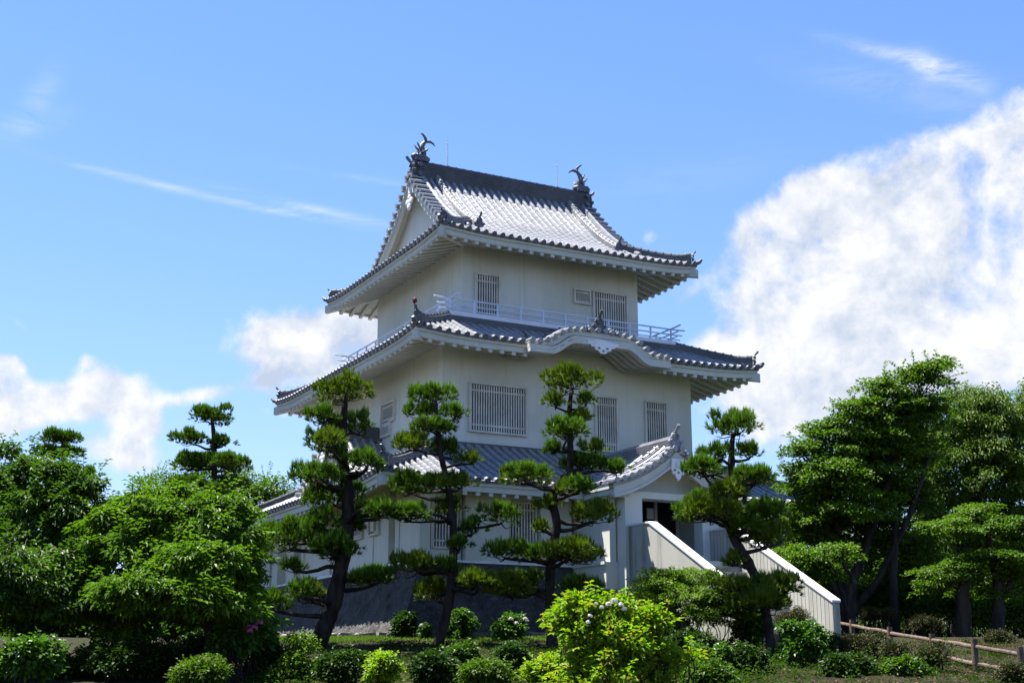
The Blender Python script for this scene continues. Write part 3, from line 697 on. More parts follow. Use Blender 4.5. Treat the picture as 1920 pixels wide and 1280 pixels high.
# ---- entrance porch
pr_ = MB()
for sg in (-1, 1):
    P = lambda S, D, sg=sg: np.stack([PC + sg * (PW - D), S, zp(PC + PW - D)], -1)
    tiles(pr_, P, -10.45, -5.4, lambda s: np.full_like(s, PW))
    for t in np.arange(.12, PW, .27): pr_.cyl((PC + sg * t, -10.82, float(zp(PC + t)) + .05), (PC + sg * t, -10.3, float(zp(PC + t)) + .07), .092, 10); pr_.box(PC + sg * (t + .14) - .1, PC + sg * (t + .14) + .1, -10.72, -10.3, float(zp(PC + t + .14)) - .02, float(zp(PC + t + .14)) + .02)
    pr_.tube([(PC + sg * t, -10.22, float(zp(PC + t)) + .12) for t in np.linspace(.1, PW - .05, 14)], .085, 8)
porch = pr_.build('porch_roof', M_tile, castle)
m = MB(); pth = [(PC, y, 8.5) for y in np.linspace(-10.5, -5.3, 12)]; m.sweep(tall_prof(.13, .32, 5), pth); joints(m, pth, .35, .1, .33); m.cut()
for sg in (-1, 1):
    pth = [(PC + sg * t, -9.85, float(zp(PC + t)) + .03) for t in np.linspace(.1, PW - .25, 12)]; m.sweep(ridge_prof(.75, .8), pth, side=(0, sg, 0)); joints(m, pth, .215, .08); m.cut()
m.build('main_ridge', M_tile, porch)
g = MB(); ornament(g, (PC, -10.62, 8.66), (0, -1, 0), .78); g.cut()
for sg in (-1, 1):
    ornament(g, (PC + sg * (PW - .2), -9.85, 7.5), (sg, 0, 0), .4); g.cut()
    for r in range(3): g.tube([(PC + sg * (.25 + .13 * r), -10.62, 8.45 - .12 * r), (PC + sg * (.36 + .13 * r), -10.63, 8.44 - .12 * r), (PC + sg * (.40 + .14 * r), -10.62, 8.34 - .12 * r)], [.07, .06, .03], 7)
g.build('ridge_end_tile', mat('porch_orn_tile', (.16, .165, .18), (.24, .245, .26), 6, .5, .5, .3, 20), porch)
bb = MB(); tt = np.linspace(0, PW, 18)
def pb(t, lo): return float(zp(PC + t)) - lo
for sg in (-1, 1):
    for y0, th, u, lo in ((-10.62, .10, .02, .16), (-10.68, .06, .13, .21), (-10.66, .12, .20, .42), (-10.70, .06, .38, .46)):
        pts = [(PC + sg * t, pb(t, u)) for t in tt] + [(PC + sg * t, pb(t, lo + (.12 * (1 - t / .35) if t < .35 else 0))) for t in tt[::-1]]
        bb.prism(pts, (0, y0, 0), (1, 0, 0), ZZ, (0, th, 0))
    # side eave boards of the porch
    bb.box(*sorted((PC + sg * (PW - .02), PC + sg * (PW - .10))), -10.55, -8.6, 7.16, 7.32); bb.box(*sorted((PC + sg * (PW - .07), PC + sg * (PW - .2))), -10.55, -8.6, 7.0, 7.16)
    for y in np.arange(-10.3, -8.8, .4): bb.box(*sorted((PC + sg * (PW - .11), PC + sg * (PW - .7))), y - .055, y + .055, 6.93, 7.05)
bb.build('gable_board', M_trim, porch)
g = MB(); g.grid([[(PC + x, y, float(zp(PC + x)) - .12) for y in (-10.6, -5.3)] for x in np.linspace(-PW + .05, PW - .05, 20)], flip=True)
g.build('soffit', M_trim, porch)
gw_ = MB(); xs = np.linspace(-PW + .35, PW - .35, 15); gw_.prism([(PC - PW + .35, 7.0)] + [(PC + x, float(zp(PC + x)) - .13) for x in xs] + [(PC + PW - .35, 7.0)], (0, -9.9, 0), (1, 0, 0), ZZ, (0, .12, 0)); gw_.box(PC - 1.7, PC + 1.7, -10.3, -9.78, 6.95, 7.15)
gw_.build('gable_wall', M_wall, porch)
pd_ = MB(); hx = [(-.22, .32), (.22, .32), (.25, .05), (.20, -.18), (.13, -.14), (.08, -.27), (0, -.36), (-.08, -.27), (-.13, -.14), (-.20, -.18), (-.25, .05)]
pd_.prism(hx, (PC, -10.74, 7.86), (1, 0, 0), ZZ, (0, .06, 0)); pd_.cyl((PC, -10.74, 7.97), (PC, -10.78, 7.97), .10, 12); pd_.cyl((PC, -10.78, 7.97), (PC, -10.80, 7.97), .05, 10)
pd_ = pd_.build('gable_pendant', M_white, porch)
hm = MB()
for x, z in ((-.14, 7.82), (.14, 7.82), (0, 7.75)): hm.prism([(-.055, 0), (0, .04), (.055, 0), (.03, -.03), (-.03, -.03)], (PC + x, -10.746, z), (1, 0, 0), ZZ, (0, .008, 0)); hm.cut()
hm.build('carved_hole_shade', M_dark, porch)  # again dark plates for the shade inside the holes
for sg in (-1, 1):
    m = MB(); x0 = PC + sg * 1.73; m.box(min(x0, x0 - sg * .62), max(x0, x0 - sg * .62), -10.35, -9.9, 2.6, 7.1); m.box(min(x0, x0 - sg * .38) - .0, max(x0, x0 - sg * .38), -9.9, -9.6, 2.6, 6.94); m.build('porch_column', M_wall, castle)
pl = MB(); pl.box(PC - 2.16, PC + 2.16, -9.9, -7.5, 4.2, 5.02); pl.box(PC - 1.365, PC + 1.365, -11.5, -9.9, 4.45, 5.02)
pl.box(PC - 2.0, PC - 1.78, -9.88, -7.5, 5.02, 7.1); pl.box(PC + 1.78, PC + 2.0, -9.88, -7.5, 5.02, 7.1)
pl.box(PC - 2.22, PC - 2.16, -9.9, -7.98, 4.94, 5.03)
pl.build('landing', M_wall, castle)
dr = MB(); dy = -8.1
for x in (-1.04, -.2, .6, 1.4, 2.24): dr.box(x - .05, x + .05, dy - .08, dy, 5.02, 7.30)
dr.box(-1.1, 2.3, dy - .09, dy + .01, 7.30, 7.42); dr.box(-1.7, 2.8, dy - .02, dy + .3, 7.425, 7.75); dr.box(-1.5, -1.1, dy - .03, dy + .3, 5.02, 7.42); dr.box(2.3, 2.7, dy - .03, dy + .3, 5.02, 7.42)
for x in (-1.04, -.2, .6, 1.4): dr.box(x + .05, x + (.84 if x > .5 else .8) - .05, dy - .06, dy, 7.18, 7.30); dr.box(x + .05, x + .76, dy - .06, dy, 5.03, 5.18)
dr = dr.build('entrance_door', M_frame, castle)
gl = MB(); gl.box(-1.0, 2.2, dy - .025, dy - .015, 5.1, 7.25); gl.build('pane', M_glass, dr)
hd = MB(); hd.cyl((.52, dy - .12, 5.9), (.52, dy - .12, 6.3), .015, 6); hd.cut(); hd.cyl((1.48, dy - .12, 5.9), (1.48, dy - .12, 6.3), .015, 6); hd.build('handle', M_frame, dr)
m = MB(); m.prism([(0, 0), (.26, 0), (.26, .36), (0, .36)], (1.07, dy - .04, 6.62), (1, 0, 0), ZZ, (0, .008, 0))
tag(m.build('notice_sheet', M_white), 'white paper notice taped inside the dark entrance door glass', 'notice')
# ---- stairs
st = MB(); ns = 13; y0, y1 = -11.5, -15.6
for i in range(ns):
    ya = y0 + (y1 - y0) * i / ns; yb = y0 + (y1 - y0) * (i + 1) / ns; z = 5.02 - (5.02 - GZ) * (i + 1) / ns + .0
    st.box(PC - 1.37, PC + 1.37, yb, ya, z - .5, z)
st = st.build('staircase', M_conc, castle)
for sg in (-1, 1):
    x0, x1 = sorted((PC + sg * 1.62, PC + sg * 1.37))
    prof = [(-10.36, 4.45), (-10.36, 6.04), (-11.45, 6.04), (-15.85, 3.62), (-15.85, 2.5), (-14.3, 2.5), (-11.2, 4.38), (-11.0, 4.45)]
    if sg > 0: prof = [(-9.9, 4.45), (-9.9, 6.04), (-11.45, 6.04), (-15.85, 3.62), (-15.85, 2.2), (-9.9, 2.2)]
    m = MB(); m.prism(prof, (x0, 0, 0), (0, 1, 0), ZZ, (x1 - x0, 0, 0)); p_ = m.build('stair_parapet', M_par, castle)
    c = MB(); c.prism([(prof[1][0], 6.045), (prof[1][0], 6.10), (-11.47, 6.10), (-15.88, 3.68), (-15.88, 3.62), (-15.85, 3.625), (-11.45, 6.045)], (x0 - .025, 0, 0), (0, 1, 0), ZZ, (x1 - x0 + .05, 0, 0)); c.build('coping', M_cap, p_)
    gr = MB(); xf = x0 if sg > 0 else x1
    for y in np.arange(-15.7, -10.2, .16 if sg > 0 else .16):
        zt = 6.03 if y > -11.45 else 6.03 - (-11.45 - y) * (2.42 / 4.4)
        if sg > 0: gr.box(xf - .004, xf + .002, y, y + .018, 2.6, zt - .02)
        else: gr.box(xf - .002, xf + .004, y, y + .018, 4.5 if y > -11.2 else 2.6, zt - .02)
    gr.build('groove', mat('groove_shadow', (.22, .22, .20), None, rough=.9), p_)
# ================================================================== GROUND
_gh = [-30, 5, 15, 24, 28, 30, 34, 36, 38.5, 40, 75, 110, 400, 4000]; _gz = [0, 0, .35, 1.28, 1.66, 1.85, 2.3, 2.52, 2.72, 2.75, 2.75, 1.2, .4, 0]
def gz(x, y):
    h = (np.asarray(x) - CAM[0]) * HF[0] + (np.asarray(y) - CAM[1]) * HF[1]
    return np.interp(h, _gh, _gz) + .035 * np.sin(np.asarray(x) * 1.3 + 1.1 * np.sin(np.asarray(y) * .9)) * np.clip((40 - h) / 6, 0, 1)
def ground_at(u, h):
    """point on the ground at distance h in the column u"""
    p = at(u, 1220, h); p[2] = float(gz(p[0], p[1])); return p
def groundmat():
    m = bpy.data.materials.new('shaded_bank_soil'); m.use_nodes = True; t = NT(m.node_tree); t.n.clear()
    pos = t.new('ShaderNodeNewGeometry').outputs['Position']
    a = t.ss(t.noise(pos, .55, 5, .6), .42, .62); b = t.ss(t.noise(pos, 3, 6, .7), .35, .7); c = t.noise(pos, 18, 6, .75)
    col = t.mix(b, (.016, .012, .008, 1), (.042, .030, .018, 1)); col = t.mix(t.m('MULTIPLY', a, .75), col, (.018, .030, .007, 1))  # soil kept extra dark: the shade on the bank is in this colour
    col = t.mix(t.m('MULTIPLY', t.ss(c, .45, .7), .6), col, (.06, .044, .026, 1))
    p = t.new('ShaderNodeBsdfPrincipled', {'Base Color': col, 'Roughness': .95, 'Specular IOR Level': .1})
    t.l.new(t.new('ShaderNodeBump', {'Height': t.m('ADD', c, b), 'Strength': .9, 'Distance': .05}).outputs[0], p.inputs['Normal'])
    t.l.new(p.outputs[0], t.new('ShaderNodeOutputMaterial').inputs[0]); return m
hs1 = np.r_[-30, 0, np.linspace(5, 24, 12), np.linspace(24.5, 45, 60), np.linspace(50, 120, 12), 200, 500, 1500, 4000]
rs1 = np.r_[-4000, -800, -200, -80, np.linspace(-45, 45, 150), 80, 200, 800, 4000]
G = CAM[None, None] * np.array([1, 1, 0]) + hs1[:, None, None] * HF + rs1[None, :, None] * HR
G[..., 2] = gz(G[..., 0], G[..., 1]); G[2:-5, 4:-4, 2] += RNG.normal(0, .018, G[2:-5, 4:-4, 2].shape)
g = MB(); g.grid(G, flip=True); gro = g.build('ground', groundmat(), None, True); gro['kind'] = 'structure'
# ------------------------------------------------------------------ foliage toolkit
def norm(a): return a / (np.linalg.norm(a, axis=-1, keepdims=True) + 1e-9)
class Leaves:
    def __init__(s): s.V = []; s.F = []; s.n = 0
    def leaf(s, c, d, nrm, L, w, fold=.25, droop=.0):
        """folded pointed leaves: c base points, d directions, nrm rough normals"""
        n = len(c); d = norm(d); sd_ = norm(np.cross(d, nrm)); up = norm(np.cross(sd_, d)); L = np.broadcast_to(np.asarray(L, float), (n,))[:, None]; w = np.broadcast_to(np.asarray(w, float), (n,))[:, None]
        dr = -ZZ * droop * L
        a = c; t = c + d * L + dr; m = c + d * L * .48 + up * L * .03
        l = m + sd_ * w + up * w * fold; r = m - sd_ * w + up * w * fold
        V = np.stack([a, l, t, r], 1).reshape(-1, 3); i = s.n + np.arange(n)[:, None] * 4
        s.V.append(V); s.F.append(np.concatenate([i + [0, 1, 2], i + [0, 2, 3]], 1).reshape(-1, 3)); s.n += 4 * n
    def needles(s, c, d, L, w, k, spread):
        n = len(c); C_ = np.repeat(c, k, 0); D = norm(np.repeat(norm(d), k, 0) + RNG.normal(0, spread, (n * k, 3)))
        sd_ = norm(np.cross(D, RNG.normal(0, 1, D.shape))); LL = (L * RNG.uniform(.75, 1.15, len(D)))[:, None]
        V = np.stack([C_ - sd_ * w, C_ + sd_ * w, C_ + D * LL], 1).reshape(-1, 3); i = s.n + np.arange(len(D))[:, None] * 3
        s.V.append(V); s.F.append(i + [0, 1, 2]); s.n += 3 * len(D)
    def build(s, name, m, parent):
        b = MB(); b.v = [np.vstack(s.V)]; b.f = [np.vstack(s.F)]; b.n = s.n; return b.build(name, m, parent)
M_needle = leafmat('pine_needles', (.034, .074, .006), (.080, .140, .010), None, .28, .6, .2, 1.2, (1, 1.3, .2))
M_needleY = leafmat('pine_needles_warm', (.058, .098, .006), (.135, .185, .012), None, .28, .6, .2, 1.2, (1, 1.2, .2))
M_candle = leafmat('pine_shoots', (.09, .18, .012), (.16, .27, .02), None, .3, .6, .2)
M_cherry = leafmat('cherry_leaves', (.032, .076, .006), (.070, .132, .009), None, .36, .5, .25, .7)
M_cherry2 = leafmat('cherry_leaves_bright', (.050, .108, .007), (.110, .185, .011), None, .40, .5, .22, .7)
M_maple = leafmat('maple_leaves', (.044, .094, .006), (.096, .165, .010), None, .38, .55, .22, .5)
M_camph = leafmat('camphor_leaves', (.045, .090, .008), (.105, .160, .014), None, .34, .55, .18, .5)
M_azalea = leafmat('azalea_leaves', (.060, .125, .006), (.125, .200, .011), (.14, .19, .02), .36, .5, .25, 1.5)
M_lime = leafmat('lime_leaves', (.125, .225, .008), (.21, .30, .014), (.28, .22, .03), .48, .5, .25, 1.5)
M_hyd = leafmat('hydrangea_leaves', (.036, .092, .010), (.075, .150, .016), None, .36, .45, .3, 1.5)
M_grey = leafmat('dull_shrub_leaves', (.024, .034, .009), (.060, .064, .022), (.085, .05, .03), .15, .6, .2, 2.)
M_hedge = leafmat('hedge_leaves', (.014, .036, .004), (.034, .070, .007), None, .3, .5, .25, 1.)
M_grey2 = leafmat('weed_leaves', (.024, .058, .008), (.058, .105, .014), (.08, .10, .015), .32, .8, .06, 2.)
M_flw = leafmat('pale_petals', (.62, .58, .54), (.78, .74, .70), None, .25, .6, .2, 2., (1, 1, 1))
M_pink = leafmat('pink_petals', (.50, .09, .27), (.62, .20, .42), None, .3, .6, .2, 2., (1, 1, 1))
def limb(mb, a, b, r0, r1, bend=.12, n=6, sag=0.0):
    a, b = np.asarray(a, float), np.asarray(b, float); L = np.linalg.norm(b - a); t = np.linspace(0, 1, n)[:, None]
    off = RNG.normal(0, bend * L, 3); off2 = RNG.normal(0, bend * L * .5, 3)
    p = a + (b - a) * t + off * np.sin(math.pi * t) + off2 * np.sin(2 * math.pi * t) + ZZ * sag * L * np.sin(math.pi * t)
    mb.tube(p, np.linspace(r0, r1, n), 7); return p
# ------------------------------------------------------------------ cloud-pruned pines
def join(me, Y):
    n0 = len(me.vertices); V0 = np.empty(n0 * 3, np.float32); me.vertices.foreach_get('co', V0); l0 = np.empty(len(me.loops), np.int32); me.loops.foreach_get('vertex_index', l0); p0 = len(me.polygons)
    V1 = np.vstack(Y.V).astype(np.float32).ravel(); F1 = (np.vstack(Y.F) + n0).astype(np.int32).ravel(); me.clear_geometry()
    V = np.concatenate([V0, V1]); li = np.concatenate([l0, F1]); nf = len(li) // 3
    me.vertices.add(len(V) // 3); me.vertices.foreach_set('co', V); me.loops.add(len(li)); me.loops.foreach_set('vertex_index', li)
    me.polygons.add(nf); me.polygons.foreach_set('loop_start', np.arange(0, nf * 3, 3, dtype=np.int32)); me.polygons.foreach_set('use_smooth', np.zeros(nf, bool))
    me.polygons.foreach_set('material_index', (np.arange(nf) >= p0).astype(np.int32)); me.update(calc_edges=True)
def pine(label, h, trunk, pads, warm=0.2, cand=.45, group='cloud-pruned pines round the castle', dens=1.0, wid=.0085):
    """trunk: (u, v, radius px, dh); pads: (u, v, rx, ry[, dh]) in photograph pixels at distance h"""
    k = h / (FPX * .97)
    T_ = []
    for q in trunk:
        u, v, r = q[:3]; dh = q[3] if len(q) > 3 else 0; T_.append((at(u, v, h + dh), r * k * .86))
    base = T_[0][0].copy(); gzb = float(gz(base[0], base[1])); P0 = base.copy(); P0[2] = gzb - .12
    root = thing('pine_tree', label, 'tree', (float(base[0]), float(base[1]), gzb), group)
    pts = np.array([P0] + [p for p, r in T_]); rad = np.array([T_[0][1] * 1.25] + [r for p, r in T_])
    # smooth curve through the trunk points
    tt = np.arange(len(pts)); ft = np.linspace(0, len(pts) - 1, len(pts) * 5)
    def cr(A):
        A = np.vstack([2 * A[0] - A[1], A, 2 * A[-1] - A[-2]]); out = []
        for f in ft:
            i = min(int(f), len(pts) - 2); x = f - i; p0, p1, p2, p3 = A[i:i + 4]
            out.append(.5 * (2 * p1 + (p2 - p0) * x + (2 * p0 - 5 * p1 + 4 * p2 - p3) * x * x + (3 * p1 - p0 - 3 * p2 + p3) * x ** 3))
        return np.array(out)
    cp = cr(pts); rr = np.interp(ft, tt, rad) * (1 + RNG.normal(0, .06, len(ft)))
    tm = MB(); tm.tube(cp, rr, 12); trunk_o = None
    br = MB(); SH = []
    pads = list(pads) + [(q[0] + RNG.uniform(-8, 8), q[1] - 4, q[2] * .8, q[3] * .8, sg * RNG.uniform(.9, 1.5)) for q in pads if q[2] > 34 and q[1] > trunk[-1][1] + 60 for sg in (-1, 1) if RNG.uniform() < .6]
    for pd in pads:
        u, v, rx, ry = pd[:4]; dh = pd[4] if len(pd) > 4 else RNG.uniform(-.45, .45)
        c = at(u, v, h + dh); a, b_ = rx * k, ry * k; dpt = a * RNG.uniform(.85, 1.05)
        # branch from the trunk to the pad
        if v > trunk[-1][1] - 4 or True:
            dist = np.linalg.norm(cp - (c - ZZ * b_ * .2 + ZZ * (-.1)), axis=1) + np.abs(cp[:, 2] - (c[2] - b_ - .05)) * .8; j = int(np.argmin(dist))
            hub = c - ZZ * b_ * .75; r0 = min(rr[j] * .55, .075); p = limb(br, cp[j], hub, r0, max(.018, r0 * .5), .07)
        L = Leaves(); Y = Leaves(); nb = max(3, int(rx / 6)); cs = []
        for q in range(nb):
            ang = 2 * math.pi * q / nb + RNG.uniform(-.4, .4); rr_ = RNG.uniform(.4, .95) if q else 0
            sc = c + HR * math.cos(ang) * a * rr_ + HF * math.sin(ang) * dpt * rr_ + ZZ * b_ * RNG.uniform(-.42, .34) - ZZ * b_ * .25 * rr_
            rs = a * RNG.uniform(.20, .42) if nb > 3 else a * RNG.uniform(.38, .5); cs.append((sc, rs))
            limb(br, hub, sc - ZZ * b_ * .35, .018, .007, .12, 5)
            for w_ in range(3):
                e = sc + HR * RNG.uniform(-.7, .7) * rs + HF * RNG.uniform(-.7, .7) * rs - ZZ * b_ * .25; limb(br, sc - ZZ * b_ * .35, e, .008, .004, .15, 4)
        cs.append((c - ZZ * b_ * .1, a * .42))
        for sc, rs in cs:
            hz = b_ * RNG.uniform(.62, .85); n = int(dens * 80 * max(rs, .12) ** 2 / .16 + 12)
            th = RNG.uniform(0, 2 * math.pi, n); r_ = np.sqrt(RNG.uniform(0, 1, n)); zz = np.sqrt(np.clip(1 - r_ ** 2, 0, 1)) * np.where(RNG.uniform(0, 1, n) < .8, 1, -.45)
            off = (HR * (np.cos(th) * r_ * rs)[:, None] + HF * (np.sin(th) * r_ * min(rs, dpt * .6))[:, None] + ZZ * (zz * hz)[:, None]) * RNG.uniform(.75, 1.04, n)[:, None]
            dr = norm(off / np.array([1, 1, .8]) + ZZ * .55 * b_ + RNG.normal(0, .08, off.shape))
            L.needles(sc + off, norm(dr + ZZ * .45), .17, wid * 1.35, 14, .30)
            m_ = (zz > .2) & (RNG.uniform(0, 1, n) < cand)
            if m_.any(): Y.needles(sc[None] + off[m_] + dr[m_] * .04, norm(dr[m_] * .5 + ZZ), .22, wid * 1.7, 8, .10)
        # spiky rim
        n = int(26 * dens * (.4 + a)); th = RNG.uniform(0, 2 * math.pi, n)
        off = HR * (np.cos(th) * a * .93)[:, None] + HF * (np.sin(th) * dpt * .9)[:, None] + ZZ * (RNG.uniform(-.45, .15, n) * b_)[:, None]
        off *= RNG.uniform(.8, 1.03, n)[:, None]
        L.needles(c + off, norm(off + ZZ * .25), .15, wid * 1.2, 10, .36)
        wm_ = RNG.uniform() < warm
        po = L.build('foliage_pad', M_needleY if wm_ else M_needle, root)
        if Y.n: SH.append((Y, M_needleY if wm_ else M_candle, po))
    for Y, my, po in SH:                     # the pale new shoots share the pad's mesh, in a second material
        me = po.data; me.materials.append(my); join(me, Y)
    tm.f += [f + tm.n for f in br.f]; tm.v += br.v; tm.build('trunk', M_bark, root, True)
    return root
pine('leaning dark pine with the thickest trunk, left of the near castle corner', 35,
     [(592, 1222, 20), (606, 1180, 19), (622, 1140, 18), (640, 1060, 16), (652, 980, 14), (650, 910, 13), (642, 850, 10), (644, 790, 8), (648, 745, 5)],
     [(648, 733, 55, 27), (606, 780, 31, 17), (674, 797, 31, 25), (630, 800, 26, 14), (612, 828, 40, 22), (638, 853, 27, 16), (688, 866, 36, 20), (598, 893, 48, 20), (632, 930, 54, 23), (606, 972, 27, 25), (707, 960, 38, 18),
      (545, 1004, 48, 33, -.3), (588, 1000, 40, 24), (632, 1026, 52, 22, -.4), (552, 1062, 24, 11), (702, 1083, 43, 16), (515, 1130, 33, 18), (580, 1112, 36, 20), (655, 985, 30, 16, .3)], .12)
pine('slender dark pine in front of the near castle corner, between two other pines', 35.5,
     [(816, 1222, 12), (832, 1170, 11), (846, 1100, 10), (850, 1030, 9), (848, 970, 8), (838, 900, 6), (826, 850, 6), (820, 790, 5), (816, 750, 4)],
     [(812, 742, 46, 20), (795, 772, 36, 14), (852, 775, 28, 15), (816, 802, 42, 13), (775, 832, 40, 17), (843, 845, 30, 18), (885, 862, 24, 10), (772, 908, 42, 22), (826, 905, 30, 12), (865, 905, 34, 14), (768, 966, 44, 15),
      (845, 950, 32, 16), (940, 964, 40, 22), (886, 990, 28, 16), (862, 1020, 26, 11), (784, 1056, 44, 20), (835, 1062, 30, 16), (818, 1108, 36, 19), (892, 1092, 38, 14)], .35)
pine('tall pine with a forked crooked trunk in front of the middle of the facade', 35,
     [(1036, 1232, 13), (1034, 1170, 11), (1031, 1110, 10), (1034, 1040, 10), (1044, 985, 9), (1036, 935, 9), (1050, 905, 9), (1068, 880, 8), (1069, 820, 7), (1068, 770, 6), (1071, 735, 4)],
     [(1074, 712, 53, 24), (1042, 753, 27, 14), (1099, 752, 22, 11), (1090, 782, 27, 11), (1060, 808, 45, 18), (1040, 842, 23, 8), (1117, 840, 25, 11), (1092, 870, 40, 13), (1155, 877, 33, 13), (990, 893, 50, 19), (1085, 915, 36, 13),
      (1028, 945, 28, 10), (1113, 962, 42, 21), (1018, 990, 17, 8), (947, 1033, 40, 17), (1066, 1035, 68, 18), (1000, 1040, 34, 14), (955, 1100, 58, 22), (1085, 1098, 45, 17), (1000, 1088, 30, 18)], .6, .45)
pine('crooked pine in front of the entrance stairs', 32.5,
     [(1453, 1262, 12), (1446, 1210, 11), (1436, 1150, 11), (1422, 1095, 11), (1398, 1045, 10), (1372, 1000, 9), (1364, 950, 8), (1371, 880, 8), (1372, 835, 6), (1376, 810, 5)],
     [(1378, 798, 52, 24), (1342, 851, 30, 15), (1404, 850, 27, 14), (1322, 881, 41, 17), (1412, 897, 44, 16), (1330, 955, 66, 27), (1370, 925, 40, 16), (1436, 960, 44, 20), (1440, 1005, 42, 25), (1400, 985, 36, 18), (1376, 1050, 22, 11), (1465, 1105, 42, 25), (1385, 1102, 40, 12), (1430, 1132, 52, 19)], .4)
pine('dark tiered pine rising behind the bushy tree left of the castle', 52,
     [(400, 1000, 8), (400, 940, 7), (402, 880, 6), (401, 820, 5), (398, 790, 4)],
     [(397, 781, 43, 17), (362, 822, 33, 14), (418, 828, 28, 12), (362, 868, 41, 16), (434, 871, 41, 17), (398, 862, 30, 12), (358, 908, 38, 14), (436, 906, 34, 13), (400, 925, 40, 14)], .05, .3, dens=1.3, wid=.012)
pine('small distant pine poking above the leftmost tree', 52,
     [(120, 990, 7), (118, 930, 6), (119, 880, 5), (118, 830, 4)],
     [(117, 821, 43, 12), (110, 850, 40, 12), (166, 888, 29, 11), (130, 880, 30, 10), (172, 931, 19, 8), (140, 925, 30, 10)], .05, .3, dens=1.3, wid=.012)
# ------------------------------------------------------------------ broadleaf trees
def crown(L, blobs, h, leafL, leafW, nclump, per, cr, flat=.5, droop=.15, vol=.25, br=None, hub=None, updir=.25, hang=.0, stretch=1.35, shoots=0, slen=.45):
    """clumps of leaves over and inside the blobs (u, v, rx, ry, dh)"""
    k = h / (FPX * .97); tot = sum(b[2] * b[3] for b in blobs)
    for (u, v, rx, ry, dh) in blobs:                       # leafy shoots that break the outline
        for q in range(int(round(shoots * rx * ry / tot))):
            o = norm(RNG.normal(0, 1, (1, 3)))[0]; o[2] = abs(o[2]) * .9 + .1; p0 = at(u, v, h + dh) + (HR * o[0] * rx + HF * o[1] * rx * .85 + ZZ * o[2] * ry) * k * .95
            d0 = norm((o * [.7, .7, .5] + ZZ * RNG.uniform(.2, 1.0) + RNG.normal(0, .2, 3))[None])[0]; ln = slen * RNG.uniform(.5, 1.2); m = max(5, int(ln / leafL * 2.6)); t = np.linspace(0, 1, m)[:, None]
            P = p0 + d0 * t * ln - ZZ * t ** 2 * ln * .2; sd_ = norm(np.cross(d0, ZZ)[None])[0]; sg = np.where(np.arange(m) % 2, 1, -1)[:, None]
            L.leaf(P, norm(sd_ * sg + d0 * .7 + RNG.normal(0, .25, (m, 3)) - ZZ * .15), ZZ + RNG.normal(0, .3, (m, 3)), leafL * RNG.uniform(.75, 1.1, m), leafW, .25, droop)
            if br is not None: br.tube([p0 - d0 * ln * .5, p0, P[-1]], [.008, .006, .003], 5)
    for (u, v, rx, ry, dh) in blobs:
        c = at(u, v, h + dh); a, b = rx * k, ry * k; n = max(3, int(nclump * rx * ry / tot)); dp = a * .85
        d = norm(RNG.normal(0, 1, (n, 3))); d[:, 2] = np.where(d[:, 2] < -.5, -d[:, 2], d[:, 2])
        rad = np.where(RNG.uniform(0, 1, n) < vol, RNG.uniform(.25, .75, n), RNG.uniform(.74, 1.13, n))
        cc = c + (HR * d[:, :1] * a + HF * d[:, 1:2] * dp + ZZ * d[:, 2:] * b) * rad[:, None]
        for q in range(n):
            o = norm((cc[q] - c)[None])[0]; r = cr * RNG.uniform(.6, 1.4); m = int(per * (r / cr) ** 2)
            oh = o * [1, 1, 0] + RNG.normal(0, .35, 3) * [1, 1, 0]; ax1 = norm(oh[None])[0]; ax2 = np.cross(ZZ, ax1)
            e = norm(RNG.normal(0, 1, (m, 3))); rr_ = RNG.uniform(.2, 1, m) ** .55
            al_ = e[:, :1] * rr_[:, None]
            p = cc[q] + ax1 * al_ * r * stretch + ax2 * e[:, 1:2] * r * .8 * rr_[:, None] + ZZ * (e[:, 2:] * r * flat * rr_[:, None] - .28 * r * al_ * np.abs(al_) + .2 * r * max(o[2], 0) * al_)
            out = norm(p - cc[q] + ax1 * r * .5)
            dd = norm(out * .8 + RNG.normal(0, .45, out.shape) - ZZ * hang); nn = norm(ZZ + o * updir + RNG.normal(0, .38, out.shape))
            L.leaf(p, dd, nn, leafL * RNG.uniform(.7, 1.2, m), leafW * RNG.uniform(.8, 1.1, m), .25, droop)
            if br is not None and q % 2 == 0:
                s_ = hub if hub is not None else c - ZZ * b; j = int(np.argmin(np.linalg.norm(s_ - cc[q], axis=1))) if s_.ndim == 2 else None
                limb(br, s_ if j is None else s_[j], cc[q], min(.022, cr * .05), .006 if cr > .25 else .003, .08, 5)
def tree(name, label, h, stems, blobs, m, leafL, leafW, nclump, per, cr, cat='tree', group=None, bark=None, **kw):
    k = h / (FPX * .97); b0 = at(stems[0][0][0], 1200, h); gzb = float(gz(b0[0], b0[1]))
    root = thing(name, label, cat, (float(b0[0]), float(b0[1]), gzb), group); tb = MB(); hubs = []
    for st in stems:
        p = [at(q[0], q[1], h + (q[3] if len(q) > 3 else 0)) for q in st]; b = p[0].copy(); b[2] = float(gz(b[0], b[1])) - .1; r = [q[2] * k for q in st]
        P = np.array([b] + p); R = np.array([r[0] * 1.2] + r)
        f = np.linspace(0, len(P) - 1, len(P) * 4); P2 = np.stack([np.interp(f, range(len(P)), P[:, i]) for i in range(3)], 1); P2[1:-1] += RNG.normal(0, .02, P2[1:-1].shape)
        tb.tube(P2, np.interp(f, range(len(P)), R), 9); hubs.append(P2[len(P2) // 2:])
    L = Leaves(); crown(L, blobs, h, leafL, leafW, nclump, per, cr, br=tb, hub=np.vstack(hubs), **kw)
    L.build('crown' if cat == 'tree' else 'foliage', m, root); tb.build('trunk' if cat == 'tree' else 'stems', bark or M_bark2, root, True)
    return root
